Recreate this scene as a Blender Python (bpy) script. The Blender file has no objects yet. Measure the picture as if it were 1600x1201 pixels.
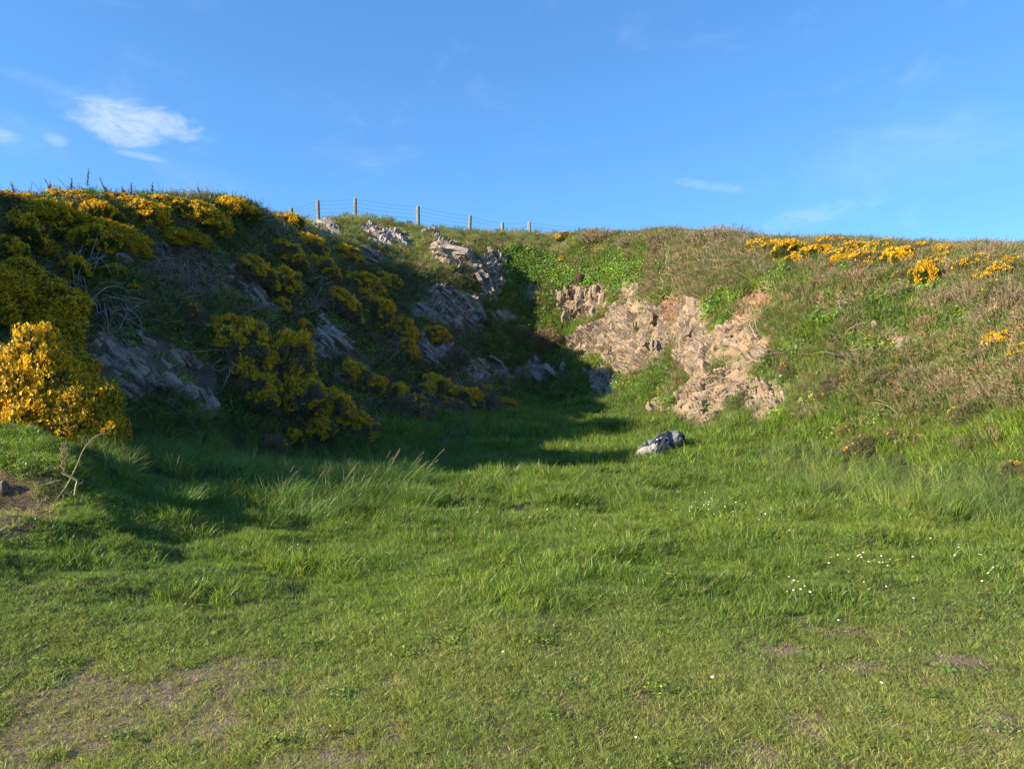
import bpy, math, random
import numpy as np
from mathutils import Vector, Matrix

random.seed(7)
RNG = np.random.RandomState(7)
SC = bpy.context.scene
COL = SC.collection

# ------------------------------------------------------------------ camera
EYE = 1.6
FPX = 1130.0                       # focal length in pixels of the 1600 px wide photograph
PITCH = math.atan((600.5 - 585.0) / FPX)
cd = bpy.data.cameras.new('camera')
cd.sensor_width = 36.0
cd.lens = 36.0 * FPX / 1600.0
cd.clip_start = 0.05
cd.clip_end = 12000
cam = bpy.data.objects.new('camera', cd)
COL.objects.link(cam)
cam.location = (0, 0, EYE)
cam.rotation_euler = (math.pi / 2 - PITCH, 0, 0)
SC.camera = cam

# ------------------------------------------------------------------ sun, sky, exposure
SUN_EL = math.radians(22.5)
SUN_AZ = math.radians(200.0)       # direction towards the sun, counted from +X: left and a little behind the camera
sdir = Vector((math.cos(SUN_AZ) * math.cos(SUN_EL), math.sin(SUN_AZ) * math.cos(SUN_EL), math.sin(SUN_EL)))
sl = bpy.data.lights.new('sun', 'SUN')
sl.energy = 4.3
sl.angle = math.radians(0.55)
sl.color = (1.0, 0.89, 0.71)
sun = bpy.data.objects.new('sun', sl)
COL.objects.link(sun)
sun.location = (-20, -10, 20)
sun.rotation_euler = sdir.to_track_quat('Z', 'Y').to_euler()

W = bpy.data.worlds.new('World')
SC.world = W
W.use_nodes = True
wn, wl = W.node_tree.nodes, W.node_tree.links
wn.clear()

def wnode(t, **kw):
    n = wn.new(t)
    for k, v in kw.items():
        setattr(n, k, v)
    return n

def wmath(op, a, b=None, c=None):
    n = wnode('ShaderNodeMath', operation=op)
    for i, v in enumerate((a, b, c)):
        if v is None:
            continue
        if isinstance(v, (int, float)):
            n.inputs[i].default_value = v
        else:
            wl.new(v, n.inputs[i])
    return n.outputs[0]

SKY_GAMMA = 0.7
SKY_TINT = (0.40, 0.79, 1.24, 1)
sky = wnode('ShaderNodeTexSky', sky_type='NISHITA', sun_disc=False)
sky.sun_elevation = SUN_EL
# the node counts sun_rotation clockwise from +Y
sky.sun_rotation = math.pi / 2 - SUN_AZ
sky.altitude = 20
sky.air_density = 1.0
sky.dust_density = 0.25
sky.ozone_density = 2.2
tc = wnode('ShaderNodeTexCoord')
sp = wnode('ShaderNodeSeparateXYZ')
wl.new(tc.outputs['Generated'], sp.inputs[0])
dx, dy, dz = sp.outputs
az = wmath('ARCTAN2', dx, dy)                 # 0 = straight ahead, positive to the right
el = wmath('ARCSINE', dz)
cmb = wnode('ShaderNodeCombineXYZ')
wl.new(wmath('MULTIPLY', az, 1.0), cmb.inputs[0])
wl.new(wmath('MULTIPLY', el, 2.2), cmb.inputs[1])

def wnoise(scale, detail, rough, off=0.0, dist=0.0):
    n = wnode('ShaderNodeTexNoise', noise_dimensions='4D')
    n.inputs['W'].default_value = off
    n.inputs['Scale'].default_value = scale
    n.inputs['Detail'].default_value = detail
    n.inputs['Roughness'].default_value = rough
    n.inputs['Distortion'].default_value = dist
    wl.new(cmb.outputs[0], n.inputs['Vector'])
    return n.outputs[0]

nz1 = wnoise(22, 8, 0.66, 1.0, 0.6)
nz2 = wnoise(7, 7, 0.6, 4.0, 0.8)

def blob(a0, e0, sa, se, tilt=0.0, amp=1.0, nz=nz1, k=1.2):
    a = wmath('SUBTRACT', az, a0)
    e = wmath('SUBTRACT', wmath('SUBTRACT', el, e0), wmath('MULTIPLY', a, tilt))
    q = wmath('ADD', wmath('POWER', wmath('ABSOLUTE', wmath('DIVIDE', a, sa)), 2.0),
              wmath('POWER', wmath('ABSOLUTE', wmath('DIVIDE', e, se)), 2.0))
    d = wmath('ADD', wmath('SUBTRACT', 1.0, q), wmath('MULTIPLY', wmath('SUBTRACT', nz, 0.5), k * 4))
    mr = wnode('ShaderNodeMapRange', interpolation_type='SMOOTHSTEP')
    mr.inputs['From Min'].default_value = -0.35
    mr.inputs['From Max'].default_value = 1.5
    wl.new(d, mr.inputs['Value'])
    return wmath('MULTIPLY', mr.outputs[0], amp)

def sky_at(px, py):
    x, y = px - 800.0, 600.5 - py
    v = Vector((x, FPX * math.cos(PITCH) + y * math.sin(PITCH), y * math.cos(PITCH) - FPX * math.sin(PITCH)))
    v.normalize()
    return math.atan2(v.x, v.y), math.asin(v.z)

CLOUDS = [  # px, py, half width, half height (photograph px), tilt, amount, noise
    (190, 192, 62, 30, -0.05, 0.55, nz1, 0.9), (250, 192, 52, 20, -0.06, 0.5, nz1, 1.0), (205, 216, 40, 18, 0, 0.4, nz1, 1.1),
    (215, 242, 40, 6, -0.05, 0.22, nz1, 1.0), (4, 212, 26, 11, -0.1, 0.28, nz1, 1.0),
    (85, 218, 15, 8, 0.0, 0.2, nz1, 1.0), (60, 128, 70, 9, -0.2, 0.05, nz1, 1.3),
    (110, 165, 40, 10, -0.1, 0.06, nz1, 1.2),
    (1120, 292, 55, 8, -0.18, 0.14, nz1, 1.2), (1290, 330, 90, 14, 0.15, 0.14, nz1, 1.3),
    (1480, 235, 260, 60, 0.1, 0.07, nz2, 1.2)]
tot = None
for (px, py, hw, hh, tilt, amp, nz, k) in CLOUDS:
    a0, e0 = sky_at(px, py)
    b = blob(a0, e0, hw / FPX, hh / FPX, tilt, amp, nz, k)
    tot = b if tot is None else wmath('MAXIMUM', tot, b)
wisps = wnode('ShaderNodeMapRange', interpolation_type='SMOOTHSTEP')     # faint cirrus everywhere
wisps.inputs['From Min'].default_value = 0.52
wisps.inputs['From Max'].default_value = 0.8
wisps.inputs['To Max'].default_value = 0.10
wl.new(nz2, wisps.inputs['Value'])
tot = wmath('ADD', tot, wisps.outputs[0])
gm = wnode('ShaderNodeGamma'); gm.inputs[1].default_value = SKY_GAMMA
wl.new(sky.outputs[0], gm.inputs[0])
SKYT = wnode('ShaderNodeMix', data_type='RGBA', blend_type='MULTIPLY')
SKYT.inputs['Factor'].default_value = 1.0
wl.new(gm.outputs[0], SKYT.inputs['A'])
SKYT.inputs['B'].default_value = SKY_TINT
mixc = wnode('ShaderNodeMix', data_type='RGBA')
wl.new(tot, mixc.inputs['Factor'])
wl.new(SKYT.outputs['Result'], mixc.inputs['A'])
mixc.inputs['B'].default_value = (3.6, 3.8, 4.3, 1)
bg = wnode('ShaderNodeBackground')
bg.inputs[1].default_value = 0.103
wl.new(mixc.outputs['Result'], bg.inputs[0])
wo = wnode('ShaderNodeOutputWorld')
wl.new(bg.outputs[0], wo.inputs[0])

SC.view_settings.view_transform = 'Standard'
SC.view_settings.look = 'None'
SC.view_settings.gamma = 1
SC.view_settings.use_curve_mapping = False
SC.view_settings.exposure = 1.58
SC.render.engine = 'CYCLES'
SC.cycles.max_bounces = 6
SC.cycles.diffuse_bounces = 3
SC.cycles.transmission_bounces = 3
SC.cycles.glossy_bounces = 2

# ------------------------------------------------------------------ small helpers
def tag(o, label=None, cat=None, group=None, kind=None):
    if label: o['label'] = label
    if cat: o['category'] = cat
    if group: o['group'] = group
    if kind: o['kind'] = kind
    return o

def empty(name, loc=(0, 0, 0)):
    o = bpy.data.objects.new(name, None)
    o.empty_display_size = 0.2
    COL.objects.link(o)
    o.location = loc
    return o

def link(name, me, parent=None, loc=None):
    o = bpy.data.objects.new(name, me)
    COL.objects.link(o)
    if parent is not None: o.parent = parent
    if loc is not None: o.location = loc
    return o

def mesh_np(name, V, F, mat=None, smooth=False, mats=None, midx=None, attrs=None):
    """V (n,3), F (m,k) array or list of arrays of faces"""
    me = bpy.data.meshes.new(name)
    V = np.asarray(V, np.float32)
    if isinstance(F, np.ndarray): F = [F]
    F = [np.asarray(f, np.int32) for f in F if len(f)]
    nl = sum(f.size for f in F); nf = sum(len(f) for f in F)
    me.vertices.add(len(V)); me.loops.add(nl); me.polygons.add(nf)
    me.vertices.foreach_set('co', V.ravel())
    me.loops.foreach_set('vertex_index', np.concatenate([f.ravel() for f in F]))
    tot = np.concatenate([np.full(len(f), f.shape[1], np.int32) for f in F])
    st = np.concatenate([[0], np.cumsum(tot)[:-1]]).astype(np.int32)
    me.polygons.foreach_set('loop_start', st)
    me.polygons.foreach_set('loop_total', tot)
    if mats:
        for m in mats: me.materials.append(m)
        if midx is not None: me.polygons.foreach_set('material_index', np.asarray(midx, np.int32))
    elif mat: me.materials.append(mat)
    me.polygons.foreach_set('use_smooth', np.full(nf, bool(smooth)))
    me.update(calc_edges=True)
    if attrs:
        for k, a in attrs.items():
            a = np.asarray(a, np.float32)
            if a.ndim == 1:
                at = me.attributes.new(k, 'FLOAT', 'POINT'); at.data.foreach_set('value', a)
            else:
                at = me.attributes.new(k, 'FLOAT_VECTOR', 'POINT'); at.data.foreach_set('vector', a.ravel())
    return me

# value noise on arrays of points
def _h(ix, iy, iz, seed):
    h = (ix.astype(np.int64) * 374761393 + iy.astype(np.int64) * 668265263 + iz.astype(np.int64) * 2147483647 + seed * 974711) & 0xffffffff
    h = ((h ^ (h >> 13)) * 1274126177) & 0xffffffff
    h = ((h ^ (h >> 16)) * 2246822519) & 0xffffffff
    return ((h ^ (h >> 15)) & 0xffffff) / float(0xffffff)

def vnoise(x, y, z=0.0, seed=0):
    x = np.asarray(x, float); y = np.asarray(y, float); z = np.zeros_like(x) + z
    ix, iy, iz = np.floor(x), np.floor(y), np.floor(z)
    fx, fy, fz = x - ix, y - iy, z - iz
    fx = fx * fx * (3 - 2 * fx); fy = fy * fy * (3 - 2 * fy); fz = fz * fz * (3 - 2 * fz)
    r = 0
    for a in (0, 1):
        for b in (0, 1):
            for c in (0, 1):
                w = (fx if a else 1 - fx) * (fy if b else 1 - fy) * (fz if c else 1 - fz)
                r = r + w * _h(ix + a, iy + b, iz + c, seed)
    return r * 2 - 1

def fbm(x, y, z=0.0, seed=0, oct=4, rough=0.5):
    r = 0; a = 1.0; s = 1.0; t = 0
    for i in range(oct):
        r = r + a * vnoise(np.asarray(x) * s + i * 13.7, np.asarray(y) * s - i * 7.3, np.asarray(z) * s, seed + i)
        t += a; a *= rough; s *= 2.03
    return r / t

def sstep(a, b, x):
    t = np.clip((x - a) / (b - a), 0, 1)
    return t * t * (3 - 2 * t)

def in_poly(px, py, poly):
    px = np.asarray(px, float); py = np.asarray(py, float)
    ins = np.zeros(px.shape, bool)
    n = len(poly)
    for i in range(n):
        x1, y1 = poly[i]; x2, y2 = poly[(i + 1) % n]
        if y1 == y2: continue
        c = ((y1 > py) != (y2 > py)) & (px < (x2 - x1) * (py - y1) / (y2 - y1) + x1)
        ins ^= c
    return ins

def poly_dist(px, py, poly):
    """distance to outline, positive inside"""
    px = np.asarray(px, float); py = np.asarray(py, float)
    d = np.full(px.shape, 1e9)
    n = len(poly)
    for i in range(n):
        x1, y1 = poly[i]; x2, y2 = poly[(i + 1) % n]
        vx, vy = x2 - x1, y2 - y1
        t = np.clip(((px - x1) * vx + (py - y1) * vy) / (vx * vx + vy * vy + 1e-9), 0, 1)
        d = np.minimum(d, np.hypot(px - x1 - t * vx, py - y1 - t * vy))
    return np.where(in_poly(px, py, poly), d, -d)

# photograph pixel <-> world
CP, SP_ = math.cos(PITCH), math.sin(PITCH)
def ray(px, py):
    x = np.asarray(px, float) - 800.0; y = 600.5 - np.asarray(py, float)
    return x, FPX * CP + y * SP_, y * CP - FPX * SP_
def at(px, py, Y):
    x, yy, z = ray(px, py)
    return x / yy * Y, Y + 0 * x, EYE + z / yy * Y
def project(X, Y, Z):
    Zr = Z - EYE
    d = Y * CP - Zr * SP_
    u = Y * SP_ + Zr * CP
    d = np.where(np.abs(d) < 1e-3, 1e-3, d)
    return 800.0 + FPX * X / d, 600.5 - FPX * u / d, d
# ------------------------------------------------------------------ terrain: height of the ground as a function of x, y
PT = [  # pixel x, pixel y, distance
 # left bank foot
 (-250,700,7.5),(0,672,9.6),(100,660,10.5),(200,645,11.4),(340,648,13.2),(470,672,14.6),(600,682,15.6),(700,652,19),(790,628,23),
 # left bank face
 (0,580,9.9),(0,480,11),(0,380,12.2),(100,500,12.0),(100,400,13.2),(130,590,11),(200,600,11.8),(200,520,12.5),(200,420,13.6),(260,540,12.9),(300,600,12.9),
 (300,500,14),(300,420,15.2),(300,360,16.4),(400,600,14.3),(400,520,15.4),(400,430,17.2),(480,640,15.0),(480,560,16.6),(480,480,18.3),(480,400,21),
 (560,620,17.2),(560,540,19),(560,460,22),(560,400,25),(640,600,20),(640,530,22.4),(640,470,24.8),(640,410,28),(700,570,22.7),(700,520,24.4),(710,460,26.8),(690,400,28.2),
 # left crest
 (-250,335,10.5),(0,334,13),(100,330,14),(200,328,15.2),(300,328,17),(0,366,16.5),(100,362,17.5),(200,358,18.5),(300,356,20.5),(390,352,23),(390,326,19),(430,346,22.5),(470,352,26.5),(520,346,30),(570,340,32),(620,350,32.5),(700,364,32.5),
 (765,368,32.5),(827,372,32),(900,374,30.5),(1000,374,28),(1100,372,25),(1200,382,21.8),(1300,388,19.5),(1400,392,18),(1500,395,17),(1600,400,16),(1850,410,13.5),
 (900,380,34),(1000,382,31.5),(1100,384,29),(1200,398,26),(1300,408,23.5),(1400,414,22),(1500,420,21),(1600,424,20),(900,392,38),(1000,396,36),(1100,404,34),(1200,416,31),
 # back
 (780,600,24.6),(760,560,25.6),(740,500,26.6),(770,430,28.8),(850,604,25.8),(850,562,26.6),(830,520,27.6),(800,480,28.4),(800,420,30.4),(860,480,28.6),(870,420,30.3),
 (930,622,22.8),(950,560,23.8),(900,560,25.8),(900,500,28),(920,440,28.6),(960,500,25.6),(950,410,28.6),
 # right wall
 (1000,655,17.2),(970,610,20),(1000,590,20.4),(1000,520,22.8),(1000,450,25.2),(1000,405,26.8),(1050,600,18.6),(1050,520,20.6),(1050,440,23.4),
 (1090,665,15.6),(1100,600,17),(1100,540,18.3),(1100,470,20.3),(1100,410,22.8),(1150,640,15.4),(1160,570,16.6),(1160,490,18.4),(1160,430,20.2),
 (1210,655,14.1),(1230,590,15.2),(1230,510,16.4),(1240,440,18.2),(1300,690,12.4),(1310,620,13.6),(1320,540,14.6),(1320,450,16.4),
 (1400,720,10.8),(1400,640,12.2),(1400,560,13.4),(1400,480,14.8),(1400,430,16),(1500,730,9.6),(1500,660,11),(1500,580,12),(1500,500,13.2),(1500,430,14.8),
 (1600,745,8.7),(1600,660,9.8),(1600,560,11),(1600,470,12.4),(1850,800,7.4),(1850,600,9.2),
 # floor and foreground
 (740,745,11.2),(850,740,11.4),(950,730,12.3),(1030,700,13.7),(1150,740,11.4),(1300,790,8.6),(1450,830,7.3),(1600,860,6.5),(850,680,15.8),(850,640,20),(760,670,17),(930,660,17),
 (640,740,10.7),(560,745,10.3),(460,735,10),(400,790,7.9),(300,725,8.8),(300,790,7.2),(200,720,8.2),(200,800,6.5),(110,700,8.4),
 (40,703,7.2),(-40,702,7.0),(85,725,6.9),(120,790,6.1),(30,830,5.6),(-40,830,5.6),(60,780,6.2),(20,760,6.5),(0,900,4.7),(200,900,5.3),(400,900,5.6),(100,840,5.7),
]
WP = [(x, y, 0.0) for x in (-3, 0, 3, 6) for y in (-6, -3, 0, 2)] + [(x, 3.4, 0.0) for x in (-2, 0, 2)] + [(x, 5.0, 0.0) for x in (-1.5, 0.5, 2.2)]
WP += [(0, 7.5, 0.0), (1.5, 7.5, 0.0), (-1.5, 7.3, 0.02), (3.2, 6.0, 0.05), (-6, 0, 0.35), (-6, 3, 0.45), (-10, 0, 0.5), (-10, 4, 0.6), (-8, 5.5, 0.8), (-14, 2, 0.7),
       (-14, -5, 1.0), (-7.3, 7, 1.0), (-8.8, 7.3, 1.7), (-8.6, 8.9, 4.8), (-10, 9.6, 5.2), (-11.3, 13.2, 4.5), (-9.6, 11.3, 5.25), (-10.7, 11.7, 6.3), (-12.5, 16, 4.6), (-12, 8, 3.2), (-12, 10.5, 5.3), (-15, 11, 4.9), (-20, 10, 4.2), (-22, 4, 1.0), (-20, 18, 5.0), (-16, 22, 5.5), (-14, 28, 6.6), (-22, 30, 6.8),  # unseen left knoll added, bank heights raised, to shape the floor shadow
       (-12, 36, 7.6), (-4, 40, 8.2), (4, 40, 7.6), (10, 36, 6.2), (15, 28, 4.9), (20, 22, 4.2), (20, 14, 3.7), (16, 8, 3.4), (22, 4, 3.0), (12, 3, 1.4), (10, -3, 0.6),
       (18, -4, 1.4), (-22, 44, 7.4), (22, 44, 6.4), (0, 46, 8.0), (-8.5, 25, 7.0)]
_P = []
for (px, py, Y) in PT:
    X, Yy, Z = at(px, py, Y)
    _P.append((float(X), float(Yy), float(Z)))
_P = np.array(_P + WP)
def _phi(r2): return np.sqrt(r2 + 0.55 ** 2)
def _fit(P, lam=0.015):
    n = len(P)
    D = ((P[:, None, :2] - P[None, :, :2]) ** 2).sum(-1)
    A = np.zeros((n + 3, n + 3)); A[:n, :n] = _phi(D) - lam * np.eye(n)
    A[:n, n] = 1; A[:n, n + 1:] = P[:, :2]; A[n:, :n] = A[:n, n:].T
    b = np.zeros(n + 3); b[:n] = P[:, 2]
    return np.linalg.lstsq(A, b, rcond=None)[0]
_W = _fit(_P)
def base_h(x, y):
    sh = np.shape(x); x = np.ravel(x); y = np.ravel(y)
    out = np.zeros(len(x)); n = len(_P)
    for s in range(0, len(x), 20000):
        e = slice(s, s + 20000)
        D = (x[e, None] - _P[None, :, 0]) ** 2 + (y[e, None] - _P[None, :, 1]) ** 2
        out[e] = _phi(D) @ _W[:n] + _W[n] + _W[n + 1] * x[e] + _W[n + 2] * y[e]
    return out.reshape(sh)

GX0, GX1, GY0, GY1, GS = -24.0, 24.0, -7.0, 46.0, 0.1
gx = np.arange(GX0, GX1 + 1e-6, GS); gy = np.arange(GY0, GY1 + 1e-6, GS)
_cx = np.arange(GX0, GX1 + 0.41, 0.4); _cy = np.arange(GY0, GY1 + 0.41, 0.4)
_CX, _CY = np.meshgrid(_cx, _cy)
_CZ = base_h(_CX, _CY)

def _cubic(A, fx, fy):
    """Catmull-Rom sampling of grid A at fractional indices"""
    ix = np.floor(fx).astype(int); iy = np.floor(fy).astype(int); tx = fx - ix; ty = fy - iy
    def w(t): return [-.5*t+t*t-.5*t**3, 1-2.5*t*t+1.5*t**3, .5*t+2*t*t-1.5*t**3, -.5*t*t+.5*t**3]
    wx, wy = w(tx), w(ty); r = 0
    for j in range(4):
        yy = np.clip(iy + j - 1, 0, A.shape[0] - 1)
        for i in range(4):
            r = r + wy[j] * wx[i] * A[yy, np.clip(ix + i - 1, 0, A.shape[1] - 1)]
    return r
GXX, GYY = np.meshgrid(gx, gy)
HZ = _cubic(_CZ, (GXX - GX0) / 0.4, (GYY - GY0) / 0.4)
# smooth-ground slope used to decide how rough the surface is
_gyy, _gxx = np.gradient(HZ, GS)
SLOPE = np.hypot(_gxx, _gyy)
bank = sstep(0.3, 0.9, SLOPE)
HS = HZ.copy()                                             # smooth version
HZ = HZ + bank * (0.14 * fbm(GXX / 1.5, GYY / 1.5, seed=3, oct=4) + 0.05 * fbm(GXX / .35, GYY / .35, seed=9, oct=2))
tus = sstep(3.2, 6.0, GYY) * (1 - bank)
HZ = HZ + tus * 0.11 * fbm(GXX / .55, GYY / .4, seed=5, oct=3) + (1 - bank) * 0.03 * fbm(GXX / 1.7, GYY / 1.2, seed=6, oct=3)
lt = sstep(-1.2, -3.0, GXX) * sstep(3.8, 5.2, GYY) * (1 - sstep(9, 11, GYY))
HZ = HZ + lt * 0.10 * np.maximum(fbm(GXX / .9, GYY / .55, seed=15, oct=3), -0.2)

_md = np.sqrt(((GXX + 5.2) / 1.5) ** 2 + ((GYY - 6.6) / .8) ** 2) + .10 * fbm(GXX / .4, GYY / .4, seed=19, oct=2)
HZ = HZ + .20 * (1 - sstep(.62, .98, _md))

def _samp(A, x, y):
    fx = np.clip((np.asarray(x) - GX0) / GS, 0, len(gx) - 1.001); fy = np.clip((np.asarray(y) - GY0) / GS, 0, len(gy) - 1.001)
    ix = fx.astype(int); iy = fy.astype(int); tx = fx - ix; ty = fy - iy
    return (A[iy, ix] * (1 - tx) + A[iy, ix + 1] * tx) * (1 - ty) + (A[iy + 1, ix] * (1 - tx) + A[iy + 1, ix + 1] * tx) * ty
def hgt(x, y): return _samp(HZ, x, y)
_NY, _NX = np.gradient(HZ, GS)
def nrm(x, y, smooth=None):
    a, b = _samp(_NX, x, y), _samp(_NY, x, y)
    n = np.stack([-a, -b, np.ones_like(a)], -1)
    return n / np.linalg.norm(n, axis=-1, keepdims=True)
def cast(px, py, tmin=2.0):
    """first hit of a photograph pixel's ray with the ground"""
    px = np.atleast_1d(np.asarray(px, float)); py = np.atleast_1d(np.asarray(py, float))
    x, y, z = ray(px, py); x = x / y; z = z / y
    T = np.full(px.shape, np.nan); prev = np.full(px.shape, tmin)
    Y = tmin
    while Y < 44:
        Yn = Y + 0.08
        g = EYE + z * Yn - hgt(x * Yn, np.full_like(x, Yn))
        hit = np.isnan(T) & (g < 0)
        if hit.any():
            g0 = (EYE + z * Y - hgt(x * Y, np.full_like(x, Y)))[hit]
            T[hit] = Y + 0.08 * np.clip(g0 / (g0 - g[hit] + 1e-9), 0, 1)
        Y = Yn
    return x * T, T, EYE + z * T
def cast1(px, py):
    """single pixel; if the ray misses, step down until it meets the crest"""
    for k in range(60):
        X, Y, Z = cast(px, py + k * 2)
        if not np.isnan(Y[0]): return float(X[0]), float(Y[0]), float(Z[0])
    return None

# which of the ground points can be seen, and are in the sun
def visible(X, Y, Z, lift=0.25):
    vis = np.ones(X.shape, bool)
    for t in np.linspace(0.12, 0.985, 60):
        vis &= (EYE + (Z + lift - EYE) * t) > hgt(X * t, Y * t) - 0.02
    return vis
# ------------------------------------------------------------------ materials
def new_mat(name):
    m = bpy.data.materials.new(name); m.use_nodes = True
    nt = m.node_tree; nt.nodes.clear()
    return m, nt
class NT:
    def __init__(s, nt): s.nt = nt
    def n(s, t, **kw):
        x = s.nt.nodes.new(t)
        for k, v in kw.items():
            if k.startswith('i_'): continue
            setattr(x, k, v)
        return x
    def set(s, inp, v):
        if hasattr(v, 'default_value') or isinstance(v, bpy.types.NodeSocket): s.nt.links.new(v, inp)
        elif isinstance(v, tuple): inp.default_value = v if len(v) == len(inp.default_value) else (*v, 1)
        else: inp.default_value = v
    def math(s, op, a, b=None, clamp=False):
        x = s.n('ShaderNodeMath', operation=op, use_clamp=clamp); s.set(x.inputs[0], a)
        if b is not None: s.set(x.inputs[1], b)
        return x.outputs[0]
    def noise(s, vec, scale, detail=4, rough=0.55, dist=0.0, dim='3D'):
        x = s.n('ShaderNodeTexNoise', noise_dimensions=dim)
        if vec is not None: s.set(x.inputs['Vector'], vec)
        x.inputs['Scale'].default_value = scale; x.inputs['Detail'].default_value = detail
        x.inputs['Roughness'].default_value = rough; x.inputs['Distortion'].default_value = dist
        return x.outputs[0]
    def mix(s, f, a, b, mode='MIX'):
        x = s.n('ShaderNodeMix', data_type='RGBA', blend_type=mode)
        s.set(x.inputs['Factor'], f); s.set(x.inputs['A'], a); s.set(x.inputs['B'], b)
        return x.outputs['Result']
    def ramp(s, v, lo, hi, a=0.0, b=1.0, smooth=True):
        x = s.n('ShaderNodeMapRange', interpolation_type='SMOOTHSTEP' if smooth else 'LINEAR')
        s.set(x.inputs['Value'], v)
        for k, q in (('From Min', lo), ('From Max', hi), ('To Min', a), ('To Max', b)): x.inputs[k].default_value = q
        return x.outputs[0]
    def scale(s, vec, v):
        x = s.n('ShaderNodeVectorMath', operation='MULTIPLY'); s.set(x.inputs[0], vec); s.set(x.inputs[1], v); return x.outputs[0]
    def bump(s, h, strength, dist):
        x = s.n('ShaderNodeBump'); s.set(x.inputs['Height'], h); x.inputs['Strength'].default_value = strength
        x.inputs['Distance'].default_value = dist; return x.outputs[0]
    def out(s, sh):
        o = s.n('ShaderNodeOutputMaterial'); s.nt.links.new(sh, o.inputs[0])
    def principled(s, col, rough=0.8, normal=None, spec=0.3, **kw):
        b = s.n('ShaderNodeBsdfPrincipled'); s.set(b.inputs['Base Color'], col); s.set(b.inputs['Roughness'], rough)
        b.inputs['Specular IOR Level'].default_value = spec
        if normal is not None: s.nt.links.new(normal, b.inputs['Normal'])
        for k, v in kw.items(): s.set(b.inputs[k], v)
        return b.outputs[0]

def foliage_mat(name, color=None, transl=0.3, rough=0.5, spec=0.25, var=0.9):
    """leaf material: the colour comes from the instance's own tint (or a fixed colour), varied blade by blade"""
    m, nt = new_mat(name); t = NT(nt)
    bc = t.n('ShaderNodeAttribute', attribute_name='bc').outputs['Fac']
    if color is None:
        c = t.n('ShaderNodeAttribute', attribute_type='INSTANCER', attribute_name='tint').outputs['Vector']
    else:
        c = t.n('ShaderNodeRGB').outputs[0]; c.default_value = (*color, 1)
    k = t.ramp(bc, 0, 1, 1 - var / 2, 1 + var / 2, False)
    kk = t.n('ShaderNodeCombineXYZ'); t.set(kk.inputs[0], k); t.set(kk.inputs[1], k); t.set(kk.inputs[2], k)
    c = t.scale(c, kk.outputs[0])
    if color is None:
        c = t.mix(t.ramp(bc, 0.93, 0.97), c, (0.33, 0.27, 0.13))
    p = t.principled(c, rough, spec=spec)
    tr = t.n('ShaderNodeBsdfTranslucent'); t.set(tr.inputs[0], t.mix(1.0, c, (1.0, 1.15, 0.6), 'MULTIPLY'))
    mx = t.n('ShaderNodeMixShader'); mx.inputs[0].default_value = transl
    nt.links.new(p, mx.inputs[1]); nt.links.new(tr.outputs[0], mx.inputs[2])
    t.out(mx.outputs[0])
    return m
M_LEAF = foliage_mat('grass_blades', None, .48, .42, .4)

def rock_mat(name, base, alt, lichen=0.25, stretch=(1, 1, 1), dark=(0.05, 0.045, 0.04), moss=0.0):
    m, nt = new_mat(name); t = NT(nt)
    P = t.n('ShaderNodeNewGeometry').outputs['Position']
    st = t.n('ShaderNodeAttribute', attribute_name='st').outputs['Fac']       # which bed of the rock
    cell = t.n('ShaderNodeAttribute', attribute_name='cell').outputs['Fac']
    v = t.scale(P, stretch)
    n1 = t.noise(v, 1.6, 6, 0.6); n2 = t.noise(v, 9, 6, 0.65, 0.4); n3 = t.noise(P, 38, 4, 0.7)
    c = t.mix(t.ramp(n1, 0.3, 0.7), base, alt)
    c = t.mix(t.ramp(n2, 0.35, 0.75), c, tuple(x * 0.62 for x in base))
    c = t.mix(t.math('MULTIPLY', t.ramp(cell, 0, 1), 0.5), c, tuple(min(1, x * 1.35) for x in alt))
    c = t.mix(t.ramp(n3, 0.62, 0.75, 0, 0.5), c, dark)
    vo = t.n('ShaderNodeTexVoronoi', feature='F1'); t.set(vo.inputs['Vector'], P); vo.inputs['Scale'].default_value = 7.0
    lm = t.math('MULTIPLY', t.ramp(t.noise(P, 5.5, 5, 0.7), 0.53, 0.62), t.ramp(t.noise(P, 26, 3, 0.6), 0.4, 0.55))
    lay = t.n('ShaderNodeAttribute', attribute_name='lay').outputs['Vector']
    stk = t.noise(t.scale(lay, (26.0, 3.0, 9.0)), 1.0, 5, 0.7, 0.6)
    c = t.mix(t.ramp(stk, 0.52, 0.7, 0, 0.55), c, tuple(x * 0.4 for x in base))
    c = t.mix(t.ramp(stk, 0.46, 0.3, 0, 0.5), c, tuple(min(1, x * 1.3) for x in alt))
    if lichen > 0: c = t.mix(t.math('MULTIPLY', lm, lichen), c, (0.62, 0.6, 0.52))
    if moss > 0: c = t.mix(t.ramp(t.noise(P, 3.1, 5, 0.6), 0.5, 0.66, 0, moss), c, (0.09, 0.09, 0.035))
    h = t.math('ADD', t.math('ADD', t.math('MULTIPLY', n2, 1.0), t.math('MULTIPLY', n3, 0.5)), t.math('MULTIPLY', stk, -1.2))
    t.out(t.principled(c, 0.88, t.bump(h, 1.0, 0.06), 0.2))
    return m
M_ROCK_GREY = rock_mat('grey_slate', (0.32, 0.255, 0.215), (0.40, 0.33, 0.28), 0.8)
M_ROCK_PALE = rock_mat('lichened_rock', (0.27, 0.20, 0.15), (0.38, 0.31, 0.23), 0.8)
M_ROCK_LEFT = rock_mat('mauve_shale', (0.38, 0.26, 0.205), (0.45, 0.33, 0.26), 0.2)
M_ROCK_TAN = rock_mat('tan_shale', (0.32, 0.225, 0.15), (0.42, 0.315, 0.215), 0.15, (1, 1, 1), (0.1, 0.07, 0.05), 0.35)
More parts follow.
